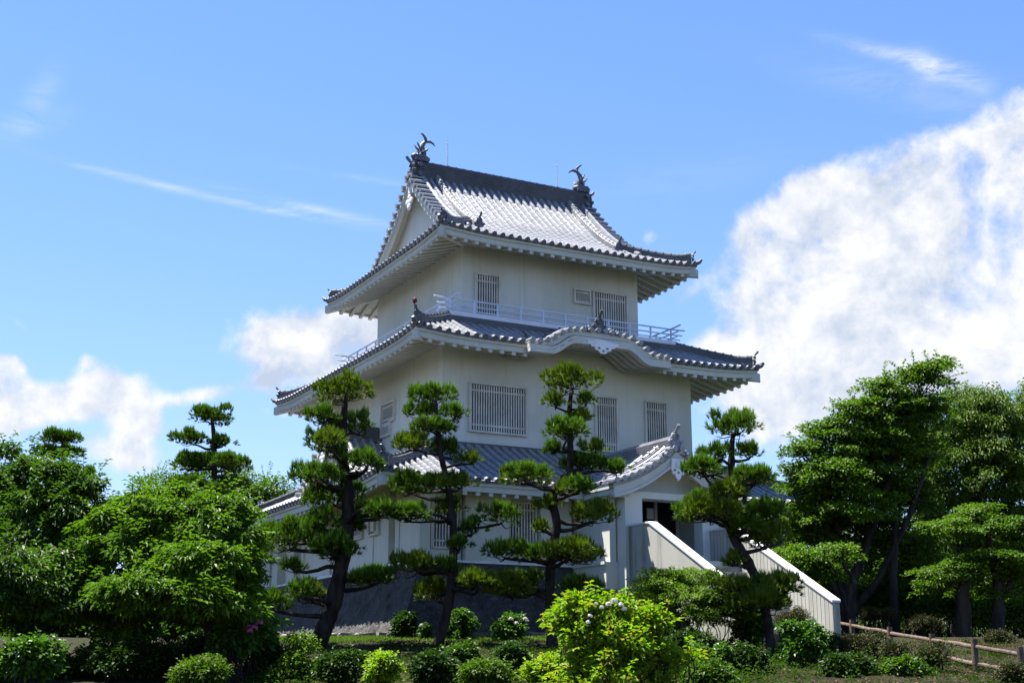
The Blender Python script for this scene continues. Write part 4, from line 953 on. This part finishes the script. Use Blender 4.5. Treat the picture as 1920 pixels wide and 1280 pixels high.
tree('broadleaf_tree', 'big dark green leafy tree filling the left edge', 30, [[(60, 1190, 14), (70, 1080, 11), (90, 960, 8), (100, 900, 4)], [(60, 1150, 9), (20, 1020, 7), (0, 920, 4)]],
     [(10, 850, 20, 20, .4), (60, 885, 32, 28, .2), (110, 900, 34, 30, 0), (160, 925, 30, 30, 0), (20, 920, 42, 44, .3), (195, 965, 22, 26, .3), (80, 960, 60, 50, -.4), (150, 1000, 46, 46, 0), (-30, 1000, 70, 80, 0), (40, 1040, 70, 50, -.5), (120, 1070, 60, 44, -.4), (180, 1060, 30, 34, 0), (20, 1110, 80, 46, 0), (120, 1135, 70, 34, .2), (190, 1120, 26, 24, 0), (50, 1170, 80, 30, .3), (40, 1130, 80, 36, -2.6), (150, 1140, 60, 30, -2.4), (-20, 1090, 80, 50, -3.2), (100, 1080, 60, 36, -2)],
     M_cherry, .14, .034, 480, 105, .34, droop=.25, hang=.15, flat=.36, stretch=1.4, shoots=380, slen=.75)
tree('broadleaf_tree', 'big bushy tree with hanging glossy leaves left of the castle base', 28, [[(395, 1220, 12), (392, 1130, 10), (385, 1040, 8), (380, 960, 5)], [(395, 1180, 8), (330, 1080, 6), (280, 1010, 4)], [(395, 1180, 8), (440, 1090, 6), (460, 1020, 4)]],
     [(300, 938, 30, 26, .3), (345, 932, 28, 22, .2), (400, 968, 38, 28, 0), (255, 960, 36, 36, 0), (205, 985, 26, 26, 0), (425, 965, 30, 34, .2), (452, 1022, 24, 30, 0), (330, 985, 60, 44, -.4), (250, 1030, 55, 44, -.3), (395, 1020, 60, 50, -.6), (456, 1072, 28, 36, 0), (190, 1050, 34, 34, 0), (310, 1070, 60, 44, -.6),
      (230, 1110, 55, 36, -.2), (390, 1100, 62, 44, -.5), (450, 1120, 28, 30, 0), (300, 1140, 66, 34, 0), (420, 1160, 60, 28, .3), (220, 1165, 40, 24, .4), (320, 1130, 70, 34, -2.2), (240, 1120, 50, 30, -2.4), (400, 1140, 50, 28, -1.9), (370, 1070, 60, 40, -1.6)],
     M_cherry2, .14, .034, 490, 105, .32, droop=.25, hang=.15, vol=.3, flat=.36, stretch=1.4, shoots=380, slen=.6)
tree('broadleaf_tree', 'sunlit yellow-green tree behind the tiered pine', 62, [[(480, 1100, 9), (480, 980, 6), (480, 920, 3)], [(300, 1100, 7), (290, 960, 4), (290, 930, 2)]],
     [(500, 930, 42, 36, 0), (455, 935, 50, 45, 0), (545, 950, 40, 30, .5), (530, 985, 45, 40, 0), (420, 950, 50, 40, 0), (390, 890, 50, 28, .5), (290, 910, 36, 26, 0), (340, 950, 60, 40, 0), (240, 990, 60, 40, 0), (600, 960, 40, 40, 2)],
     M_cherry2, .16, .05, 170, 90, .5, droop=.15, shoots=120, slen=.8)
tree('broadleaf_tree', 'tall spreading maple right of the castle with many bare leaning stems', 44,
     [[(1592, 1165, 12), (1600, 1090, 9), (1640, 980, 7), (1680, 860, 5), (1720, 760, 3)], [(1590, 1165, 10), (1585, 1080, 8), (1570, 980, 6), (1540, 900, 3)], [(1598, 1150, 8), (1650, 1080, 6), (1700, 980, 5), (1740, 860, 3)], [(1586, 1160, 7), (1560, 1090, 5), (1520, 1000, 3), (1490, 930, 2)], [(1676, 1160, 9), (1676, 1060, 7), (1680, 960, 5)]],
     [(1735, 715, 48, 32, 0), (1672, 745, 52, 38, 0), (1600, 775, 40, 20, -.5), (1640, 800, 70, 45, 0), (1570, 835, 70, 38, 0), (1512, 848, 34, 18, -.3), (1535, 905, 52, 32, 0), (1640, 880, 90, 60, .5), (1720, 800, 60, 60, .5), (1520, 965, 40, 32, 0), (1590, 960, 80, 45, -.6), (1540, 1020, 46, 28, .4), (1690, 950, 60, 50, 1), (1600, 915, 90, 50, 1.2), (1620, 1000, 80, 40, 1.5), (1560, 900, 60, 34, -1), (1680, 850, 80, 50, 1.4), (1540, 980, 60, 36, 1.5), (1484, 880, 14, 10, 0), (1760, 690, 18, 16, 0), (1650, 1030, 50, 30, 1.5)],
     M_maple, .125, .045, 860, 90, .44, flat=.26, droop=.1, shoots=260, slen=.7)
tree('broadleaf_tree', 'broad rounded camphor tree with olive leaves at the right edge', 50,
     [[(1800, 1180, 17), (1805, 1080, 14), (1812, 960, 10), (1820, 850, 6)], [(1720, 1180, 12), (1722, 1080, 9), (1740, 960, 6)]],
     [(1830, 790, 72, 60, 0), (1880, 830, 75, 80, 0), (1770, 850, 70, 65, 0), (1740, 920, 52, 60, -.4), (1830, 900, 90, 80, -.5), (1910, 930, 90, 90, 0), (1780, 980, 70, 50, .4), (1880, 1000, 80, 50, .6), (1740, 1010, 60, 44, 1), (1830, 1040, 80, 44, 1.2), (1920, 1050, 60, 44, 1), (1960, 800, 60, 80, .5), (1800, 750, 36, 22, 0)],
     M_camph, .12, .036, 620, 120, .5, flat=.5, droop=.35, hang=.35, shoots=200, slen=.5)
tree('small_tree', 'low bright green maple with layered leaves in front of the camphor tree', 40,
     [[(1872, 1180, 12), (1872, 1110, 10), (1860, 1040, 6), (1850, 980, 3)], [(1808, 1190, 15), (1806, 1120, 13), (1806, 1060, 8)], [(1872, 1130, 6), (1910, 1060, 4), (1940, 1000, 3)]],
     [(1835, 965, 34, 20, 0), (1790, 990, 50, 18, -.3), (1870, 995, 70, 24, 0), (1930, 1010, 50, 30, 0), (1850, 1060, 80, 26, -.4), (1780, 1080, 60, 20, 0), (1920, 1075, 50, 30, .2), (1760, 1105, 30, 14, 0), (1850, 1110, 50, 16, .3)],
     M_maple, .10, .036, 250, 95, .36, flat=.22, droop=.1)
tree('small_tree', 'small light green maple just behind the foot of the stair parapet', 41,
     [[(1590, 1150, 6), (1575, 1090, 4), (1550, 1050, 3)], [(1590, 1140, 5), (1600, 1080, 3), (1570, 1045, 2)]],
     [(1560, 1042, 42, 18, 0), (1520, 1062, 38, 20, 0), (1550, 1085, 40, 18, .3), (1490, 1040, 26, 18, .4)],
     M_cherry2, .10, .036, 90, 85, .34, flat=.3, droop=.1)
tree('small_tree', 'dark glossy understorey tree between the trunks on the right', 46,
     [[(1720, 1160, 5), (1720, 1090, 4), (1718, 1040, 2)]],
     [(1725, 1035, 40, 32, 0), (1700, 1080, 40, 28, 0), (1745, 1100, 40, 24, .2)], M_camph, .12, .038, 100, 90, .36, droop=.3, hang=.3)
tree('small_tree', 'slim tree in the gap behind the right end of the lower roof', 52,
     [[(1480, 1180, 5), (1484, 1080, 4), (1486, 1020, 3)]],
     [(1500, 1000, 40, 28, 0), (1480, 1050, 44, 30, 0), (1520, 1100, 50, 30, 0)], M_maple, .12, .04, 110, 85, .42, flat=.4)
# background thicket that closes the view behind the trunks
def hedge(label, h, u0, u1, v0, v1, m, n, per, lL, lW, cr, group=None, name='hedge', flat=.6):
    w = [(u, (v0 + v1) / 2 + RNG.uniform(-6, 6), 30, (v1 - v0) / 2, RNG.uniform(-.5, .5)) for u in np.arange(u0, u1 + 1, 42)]
    b0 = at((u0 + u1) / 2, 1200, h); root = thing(name, label, 'hedge', (float(b0[0]), float(b0[1]), float(gz(b0[0], b0[1]))), group)
    L = Leaves(); tb = MB()
    for (u, v, rx, ry, dh) in w:
        g0 = at(u, v, h + dh); g1 = g0.copy(); g1[2] = float(gz(g1[0], g1[1])) - .05; limb(tb, g1, g0 + ZZ * .2, .03, .012, .05)
    crown(L, w, h, lL, lW, n, per, cr, flat=flat, vol=.4)
    L.build('foliage', m, root); tb.build('stems', M_bark2, root, True)
hedge('long thicket standing behind the tree trunks at the far right', 60, 1440, 2000, 1010, 1232, M_maple, 700, 90, .17, .06, .6)
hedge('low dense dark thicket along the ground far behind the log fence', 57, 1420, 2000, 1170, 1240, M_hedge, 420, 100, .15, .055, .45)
for lab, u, v, rx, ry, hh_ in (('tall dense broadleaf bush behind the maple stems', 1660, 1090, 60, 80, 52), ('dense bush between the camphor trunk and the maple', 1765, 1110, 60, 70, 52), ('dense bush behind the low maple at the right edge', 1900, 1120, 80, 60, 53), ('bush filling the gap left of the maple stems', 1530, 1120, 50, 50, 53)):
    b0 = ground_at(u, hh_); rt_ = thing('shrub', lab, 'shrub', tuple(map(float, b0)), 'tall bushes below the right trees'); L = Leaves(); tb = MB()
    for q in range(6): limb(tb, b0 + HR * RNG.uniform(-.5, .5) - ZZ * .04, at(u + RNG.uniform(-.6, .6) * rx, v, hh_), .03, .01)
    crown(L, [(u, v, rx, ry, 0), (u - rx * .5, v - ry * .6, rx * .5, ry * .4, .3), (u + rx * .5, v - ry * .4, rx * .5, ry * .5, .2)], hh_, .13, .045, 120, 85, .45, flat=.5)
    L.build('foliage', M_cherry, rt_); tb.build('stems', M_bark2, rt_, True)
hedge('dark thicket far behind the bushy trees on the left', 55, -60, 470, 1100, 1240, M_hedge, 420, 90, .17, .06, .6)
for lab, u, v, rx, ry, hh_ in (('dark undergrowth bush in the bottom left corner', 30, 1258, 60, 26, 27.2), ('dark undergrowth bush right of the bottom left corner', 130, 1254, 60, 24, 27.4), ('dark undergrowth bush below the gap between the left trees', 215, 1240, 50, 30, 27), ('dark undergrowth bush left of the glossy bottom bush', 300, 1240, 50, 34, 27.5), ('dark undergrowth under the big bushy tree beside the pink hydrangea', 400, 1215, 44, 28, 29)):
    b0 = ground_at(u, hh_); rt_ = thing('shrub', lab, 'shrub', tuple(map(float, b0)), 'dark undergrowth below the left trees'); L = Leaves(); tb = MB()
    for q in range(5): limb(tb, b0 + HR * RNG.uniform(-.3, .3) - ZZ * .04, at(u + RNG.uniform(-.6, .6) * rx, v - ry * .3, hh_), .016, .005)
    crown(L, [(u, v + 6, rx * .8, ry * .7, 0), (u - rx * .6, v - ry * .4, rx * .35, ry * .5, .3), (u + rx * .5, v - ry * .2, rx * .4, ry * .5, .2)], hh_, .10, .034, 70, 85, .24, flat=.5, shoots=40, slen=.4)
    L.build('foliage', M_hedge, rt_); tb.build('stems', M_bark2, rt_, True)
# ------------------------------------------------------------------ shrubs and small plants
def shrub(label, h, u, v, rx, ry, m, n, per, lL, lW, cr, name='shrub', cat='shrub', group=None, blobs=None, flat=.7, droop=.15, fl=None, **kw):
    bl = blobs or [(u + RNG.uniform(-.15, .15) * rx, v + ry * .25, rx * .72, ry * .72, 0)] + [(u + RNG.uniform(-.6, .6) * rx, v + RNG.uniform(-.55, .3) * ry, rx * RNG.uniform(.28, .45), ry * RNG.uniform(.35, .6), RNG.uniform(-.25, .25)) for _ in range(4)]
    kw.setdefault('shoots', int(max(10, rx * .55))); kw.setdefault('slen', cr * 1.7); g0 = ground_at(u, h); root = thing(name, label, cat, tuple(map(float, g0)), group)
    L = Leaves(); tb = MB(); k = h / (FPX * .97)
    for (a, b, c, d, dh) in bl:
        g1 = ground_at(a, h + dh); g1[2] -= .04
        for q in range(6):
            top = at(a + RNG.uniform(-.6, .6) * c, b - RNG.uniform(0, .6) * d, h + dh); limb(tb, g1 + HR * RNG.uniform(-.1, .1), top, .016, .005, .1)
    crown(L, bl, h, lL, lW, n, per, cr, flat=flat, droop=droop, **kw)
    L.build('foliage', m, root); tb.build('stems', M_bark2, root, True)
    if fl:
        for (a, b, r, mt) in fl:
            F = Leaves(); c = at(a, b, h - rx * k * .7 if not blobs else h - .6); nn = 70; e = norm(RNG.normal(0, 1, (nn, 3))); e[:, 2] = np.abs(e[:, 2]) * .9 - .2; R = r * k
            F.leaf(c + e * R * .8, norm(np.cross(e, RNG.normal(0, 1, e.shape))), e, R * .45, R * .2, .1); F.leaf(c + e * R * .8, norm(np.cross(e, RNG.normal(0, 1, e.shape))), e, R * .45, R * .2, .1)
            F.build('flower_head', mt, root)
    return root
shrub('broad rounded azalea with visible thin stems left of the stair foot', 33.5, 1275, 1130, 100, 50, M_azalea, 640, 90, .055, .019, .16, blobs=[(1240, 1112, 58, 38, 0), (1300, 1102, 70, 34, .2), (1350, 1140, 52, 34, 0), (1210, 1150, 40, 28, -.2), (1280, 1145, 80, 34, -.4), (1230, 1165, 40, 22, .3), (1330, 1160, 50, 20, .3), (1385, 1150, 25, 24, .2)], flat=.45, droop=.05)
shrub('tall lime green shrub with orange young tips and pale flower heads, nearest the camera', 24, 1150, 1210, 110, 80, M_lime, 170, 55, .125, .032, .18,
      blobs=[(1105, 1152, 42, 28, 0), (1155, 1160, 46, 34, .2), (1090, 1200, 52, 45, 0), (1155, 1220, 60, 44, -.3), (1215, 1215, 34, 44, 0), (1232, 1180, 14, 26, 0), (1130, 1275, 84, 34, -.2), (1245, 1265, 26, 28, 0), (1082, 1122, 10, 14, 0), (1075, 1170, 30, 25, 0), (1229, 1160, 9, 18, 0), (1288, 1232, 16, 16, 0)], flat=.6, droop=.25, hang=-.25, shoots=130, slen=.4,
      fl=[(1152, 1126, 7, M_flw), (1164, 1133, 6, M_flw), (1141, 1132, 6, M_flw), (1128, 1138, 5, M_flw), (1170, 1141, 5, M_flw), (1106, 1154, 5, M_flw), (1103, 1166, 5, M_flw), (1118, 1131, 4, M_flw)])
shrub('low lime green sprig spreading to the left of the tall lime shrub', 25, 1015, 1255, 36, 26, M_lime, 50, 55, .10, .028, .16, droop=.2, hang=-.2)
shrub('small fresh green bush on the lawn left of the pale-blossomed hydrangea', 37.5, 865, 1174, 26, 26, M_hyd, 46, 60, .09, .032, .15, group='small bushes on the lawn')
shrub('small leafy hydrangea bush on the lawn with a few pale blossoms', 37, 952, 1180, 32, 26, M_hyd, 55, 60, .11, .04, .17, group='small bushes on the lawn', fl=[(958, 1160, 5, M_flw), (968, 1168, 5, M_flw), (985, 1160, 5, M_flw)])
shrub('tiny plant with one white blossom beside the middle pine trunk', 37.5, 800, 1182, 12, 12, M_hyd, 14, 40, .08, .028, .1, group='small bushes on the lawn', fl=[(791, 1172, 5, M_flw)])
shrub('dark broad-leaved bush at the foot of the castle corner', 38, 756, 1182, 22, 30, M_hedge, 40, 60, .12, .045, .17)
shrub('bushy hydrangea with pink flower heads beside the stone base', 27, 455, 1200, 50, 30, M_hyd, 110, 75, .11, .042, .2, flat=.7, fl=[(486, 1166, 8, M_pink), (476, 1176, 8, M_pink), (466, 1174, 6, M_pink), (468, 1181, 7, M_pink)])
shrub('twiggy pale green bush below the leaning pine', 27, 562, 1245, 34, 38, M_azalea, 70, 55, .07, .022, .16, blobs=[(565, 1215, 20, 22, 0), (550, 1255, 36, 26, 0), (585, 1262, 20, 16, .2)])
shrub('yellow-green young bush at the bottom between the two left pines', 24, 722, 1256, 32, 26, M_lime, 60, 55, .075, .024, .14)
shrub('glossy grey-green bush at the bottom edge below the middle pines', 23, 912, 1264, 46, 28, M_camph, 90, 65, .075, .022, .17)
shrub('glossy bush at the bottom edge below the big bushy tree', 23, 372, 1262, 44, 26, M_camph, 90, 65, .075, .022, .17)
shrub('small bright herb growing in the dark soil, left of a similar one', 29, 1312, 1233, 20, 17, M_hyd, 18, 45, .11, .042, .14, group='small herbs in the dark soil')
shrub('small bright herb growing in the dark soil, nearest the crooked pine trunk', 29, 1364, 1232, 20, 17, M_hyd, 20, 45, .11, .042, .14, group='small herbs in the dark soil')
shrub('broad-leaved hydrangea left of the crooked pine trunk', 34, 1404, 1182, 32, 34, M_hyd, 60, 60, .13, .05, .2)
shrub('fresh green hydrangea right of the crooked pine trunk', 30, 1508, 1205, 40, 34, M_hyd, 75, 65, .10, .036, .18, blobs=[(1510, 1220, 34, 22, 0), (1480, 1190, 14, 18, 0), (1520, 1192, 20, 16, 0), (1500, 1205, 20, 18, .2)], shoots=30, slen=.3)
for (u, v, rx, ry, h, lab) in ((1490, 1164, 40, 22, 36, 'reddish-brown tinted shrub behind the crooked pine'), (1612, 1212, 56, 22, 32, 'widest low brownish shrub in front of the log fence'), (1552, 1206, 34, 22, 32, 'low brownish shrub between the green hydrangea and the widest shrub'), (1752, 1228, 36, 18, 29, 'low brownish shrub right of the widest one, before the fence'),
                               (1645, 1152, 34, 10, 42, 'greyish shrub behind the upper end of the log fence'), (1735, 1168, 46, 14, 41, 'long greyish shrub behind the middle of the log fence'), (1868, 1196, 36, 12, 36, 'greyish shrub behind the nearest fence post'), (1896, 1266, 40, 18, 26, 'low shrub in the bottom right corner'), (1682, 1220, 36, 18, 31, 'low brownish shrub below the middle fence rail')):
    shrub(lab, h, u, v, rx, ry, M_grey, int(rx * 2.2), 80, .05, .015, .15, group='low dull shrubs along the log fence', flat=.7, droop=.0, hang=-.3)
for (u, v, rx, ry, h, lab) in ((60, 1235, 50, 30, 24, 'bright leaved sapling in the shade at the far left bottom'), (250, 1180, 60, 30, 30, 'bright leaved undergrowth below the gap between the left trees'), (330, 1170, 50, 26, 31, 'bright leaved undergrowth under the big bushy tree'), (210, 1150, 34, 26, 40, 'pale bush seen through the gap between the left trees')):
    shrub(lab, h, u, v, rx, ry, M_hyd, int(rx * 1.6), 65, .11, .042, .2)
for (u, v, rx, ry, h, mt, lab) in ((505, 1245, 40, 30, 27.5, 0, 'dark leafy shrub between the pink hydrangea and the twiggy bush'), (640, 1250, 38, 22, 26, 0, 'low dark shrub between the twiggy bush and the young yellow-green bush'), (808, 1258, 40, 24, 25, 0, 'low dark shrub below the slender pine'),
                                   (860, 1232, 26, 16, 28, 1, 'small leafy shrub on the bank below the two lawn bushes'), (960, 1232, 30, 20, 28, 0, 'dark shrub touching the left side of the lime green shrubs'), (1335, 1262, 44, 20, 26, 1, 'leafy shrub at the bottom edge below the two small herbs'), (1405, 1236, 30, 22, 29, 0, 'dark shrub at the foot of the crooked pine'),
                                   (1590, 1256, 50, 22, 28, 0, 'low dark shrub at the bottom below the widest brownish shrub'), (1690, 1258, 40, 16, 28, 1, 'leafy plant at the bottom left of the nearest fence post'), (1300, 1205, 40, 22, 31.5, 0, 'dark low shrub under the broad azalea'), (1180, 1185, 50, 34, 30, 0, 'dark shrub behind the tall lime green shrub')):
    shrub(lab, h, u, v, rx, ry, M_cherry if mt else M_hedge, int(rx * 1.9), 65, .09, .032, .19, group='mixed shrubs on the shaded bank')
for (u, v, rx, ry, h, lab) in ((1640, 1125, 44, 34, 46, 'leafy bush at the foot of the maple stems'), (1700, 1130, 40, 36, 45, 'leafy bush between the maple stems and the camphor trunk'), (1765, 1135, 40, 34, 44, 'leafy bush left of the nearest camphor trunk'), (1840, 1150, 34, 28, 43, 'leafy bush between the two right-hand trunks'), (1915, 1150, 40, 34, 43, 'leafy bush right of the small maple trunk at the edge')):
    shrub(lab, h, u, v, rx, ry, M_maple, int(rx * 3), 80, .10, .036, .28, group='leafy bushes between the right-hand trunks')
L = Leaves()
n = 1900; u = RNG.uniform(380, 1920, n); h = RNG.uniform(24, 36, n)
for a, b in zip(u, h):
    p = ground_at(a, b)
    if math.sin(p[0] * 1.1) * math.sin(p[1] * .9 + 1) + RNG.normal(0, .4) < -.15: continue
    m_ = RNG.integers(8, 26); r = RNG.uniform(.06, .2); e = RNG.normal(0, 1, (m_, 3)) * [r, r, r * .4]; e[:, 2] = np.abs(e[:, 2]) + .01
    L.leaf(p + e, norm(e * [1, 1, .4] + ZZ * .05), ZZ + RNG.normal(0, .35, e.shape), RNG.uniform(.04, .09), RNG.uniform(.012, .025), .25, .2)
Lw = Leaves(); n = 420; u = RNG.uniform(400, 1760, n); h = RNG.uniform(24.5, 32, n)
for a, b in zip(u, h):
    p = ground_at(a, b); m_ = RNG.integers(14, 46); r = RNG.uniform(.08, .24)
    if math.sin(p[0] * .8 + 2) * math.sin(p[1] * .7) + RNG.normal(0, .5) < .0: continue
    e = RNG.normal(0, 1, (m_, 3)) * [r * .7, r * .7, r * .8]; e[:, 2] = np.abs(e[:, 2]) + .02
    Lw.leaf(p + e, norm(e * [1, 1, .5] + RNG.normal(0, .06, e.shape) + ZZ * .06), ZZ + RNG.normal(0, .4, e.shape), RNG.uniform(.05, .11), RNG.uniform(.014, .03), .25, .2)
ww = Lw.build('weeds', M_grey2, None); ww['kind'] = 'stuff'
wd = L.build('ground_cover', leafmat('shaded_cover_leaves', (.012, .032, .004), (.034, .060, .007), None, .3, .85, .05, 1.), None); wd['kind'] = 'stuff'  # leaf colour darkened to carry the shade of the bank
# ------------------------------------------------------------------ grass (stuff)
L = Leaves()
def blades(n, u0, u1, h0, h1, ln, w, thr):
    u = RNG.uniform(u0, u1, n); h = RNG.uniform(h0, h1, n); p = np.array([ground_at(a, b) for a, b in zip(u, h)])
    keep = (np.sin(p[:, 0] * 1.7) * np.sin(p[:, 1] * 1.3 + p[:, 0] * .4) + RNG.normal(0, .35, n)) > thr; p = p[keep]
    d = norm(RNG.normal(0, .45, p.shape) + ZZ); L.leaf(p - ZZ * .01, d, RNG.normal(0, 1, p.shape), ln * RNG.uniform(.5, 1.3, len(p)), w, .1, .15)
blades(34000, 480, 1500, 36.2, 39.7, .10, .008, -.6)
L1 = L; L = Leaves()
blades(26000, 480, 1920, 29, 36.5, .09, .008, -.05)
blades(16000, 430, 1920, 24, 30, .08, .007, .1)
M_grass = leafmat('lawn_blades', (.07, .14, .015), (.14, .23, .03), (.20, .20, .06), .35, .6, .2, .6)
M_gd = leafmat('shaded_bank_blades', (.028, .050, .007), (.065, .085, .018), (.10, .09, .035), .3, .85, .05, .6)  # shaded counterpart of the lawn blades, bank shade painted into the green
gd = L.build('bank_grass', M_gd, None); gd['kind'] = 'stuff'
gr_ = L1.build('grass', M_grass, None); gr_['kind'] = 'stuff'
L = Leaves(); n = 9000; u = RNG.uniform(430, 1920, n); h = RNG.uniform(24, 37, n); p = np.array([ground_at(a, b) for a, b in zip(u, h)]) + ZZ * .012
L.leaf(p, norm(RNG.normal(0, 1, p.shape) * [1, 1, .25]), ZZ + RNG.normal(0, .3, p.shape), .06, .016, .2)
lt = L.build('leaf_litter', leafmat('dry_leaves', (.10, .06, .03), (.22, .14, .07), None, .1, .8, .1, 3., (1, 1, 1)), None); lt['kind'] = 'stuff'
# ------------------------------------------------------------------ edging stones along the foot of the base
us = np.arange(505, 1010, 36)
for i, u in enumerate(us):
    a = ground_at(u, 39.3 if u > 740 else 39.3 + (740 - u) * .012); k = 39 / (FPX * .97); w = RNG.uniform(28, 36) * k * .5
    m = MB(); pts = []
    for z0, sc in ((-.12, 1.0), (.10, 1.0), (.155, .9)):
        for x, y in ((-w, -.12), (w, -.12), (w, .12), (-w, .12)): pts.append((a[0] + x * sc + RNG.normal(0, .012), a[1] + y * sc + RNG.normal(0, .012), a[2] + z0 + RNG.normal(0, .012)))
    P = np.array(pts); b = P[:4].mean(0); m.hexa(P[:8]); m.add(np.vstack([P[4:8], P[8:12]]), np.array([[4, 5, 6, 7], [0, 1, 5, 4], [1, 2, 6, 5], [2, 3, 7, 6], [3, 0, 4, 7]]))
    nth = ['first', 'second', 'third', 'fourth', 'fifth', 'sixth', 'seventh', 'eighth', 'ninth', 'tenth', 'eleventh', 'twelfth', 'thirteenth', 'fourteenth', 'fifteenth'][i]
    tag(m.build('edging_stone', M_edge), '%s rough edging stone from the left along the foot of the stone base' % nth, 'stone', 'edging stones below the castle base')
# ------------------------------------------------------------------ log fence
posts = [(1531, 1150, 40.5), (1597, 1161, 38), (1668, 1174, 35.5), (1747, 1187, 33), (1826, 1197, 29.5), (1912, 1212, 28.5)]
f0 = ground_at(1747, 33); fence = thing('log_fence', 'weathered round-log post and rail fence running down the slope at the right', 'fence', tuple(map(float, f0)))
tops = []
for u, v, h in posts:
    t = at(u, v, h); g0 = ground_at(u, h); b = t.copy(); b[2] = min(g0[2], t[2] - .6) - .15; m = MB(); m.tube([b, (b + t) / 2 + RNG.normal(0, .006, 3), t], [.075, .072, .07], 12); m.build('post', M_logend, fence, False); tops.append(t)
for zoff, who in ((-.16, range(5)), (-.52, (3, 4))):
    for i in who:
        a, b = tops[i] + ZZ * zoff, tops[i + 1] + ZZ * zoff; m = MB(); d = norm((b - a)[None])[0]; t = np.linspace(-.02, 1.02, 7)[:, None]; m.tube(a + (b - a) * t + RNG.normal(0, .006, (7, 3)), .048, 9); m.build('rail', M_log, fence, False)
# ------------------------------------------------------------------ what shows through the gap on the left
c = at(165, 1195, 95); z0 = float(gz(c[0], c[1])); hs_ = thing('house', 'distant house with an orange tiled roof seen through the gap between the left trees', 'house', (float(c[0]), float(c[1]), z0))
zt = at(165, 1182, 95)[2]; m = MB(); m.box(c[0] - 5, c[0] + 5, c[1] - 3, c[1] + 3, z0 - .2, zt - .0); m.build('wall', M_trim, hs_)
M_or = mat('orange_tile', (.42, .14, .045), (.52, .2, .07), 3, .7); m = MB(); m.prism([(-3.6, 0), (3.6, 0), (0, 1.5)], (c[0] - 5.5, c[1], zt + .003), (0, 1, 0), ZZ, (11, 0, 0)); m.build('roof', M_or, hs_)
for x in (-3, 0, 3): m = MB(); m.box(c[0] + x - .5, c[0] + x + .5, c[1] - 3.03, c[1] - 2.99, zt - 1.6, zt - .5); m.build('window', M_glass, hs_)
a = ground_at(95, 39); b = ground_at(215, 39); tb_ = thing('garden_wall', 'low dark-topped wall seen below the gap between the left trees', 'wall', tuple(map(float, (a + b) / 2)))
zt = at(150, 1200, 39)[2]; d = norm((b - a)[None])[0]; nx = np.array([-d[1], d[0], 0])
for nm, w, za, zb, mm in (('wall', .1, min(a[2], b[2]) - .2, zt - .16, M_conc), ('coping', .2, zt - .157, zt, M_bark2)):
    m = MB(); V = []
    for z in (za, zb):
        for p, sg in ((a, -1), (b, -1), (b, 1), (a, 1)): q = p + nx * sg * w; V.append((q[0], q[1], z))
    m.hexa(V); m.build(nm, mm, tb_)
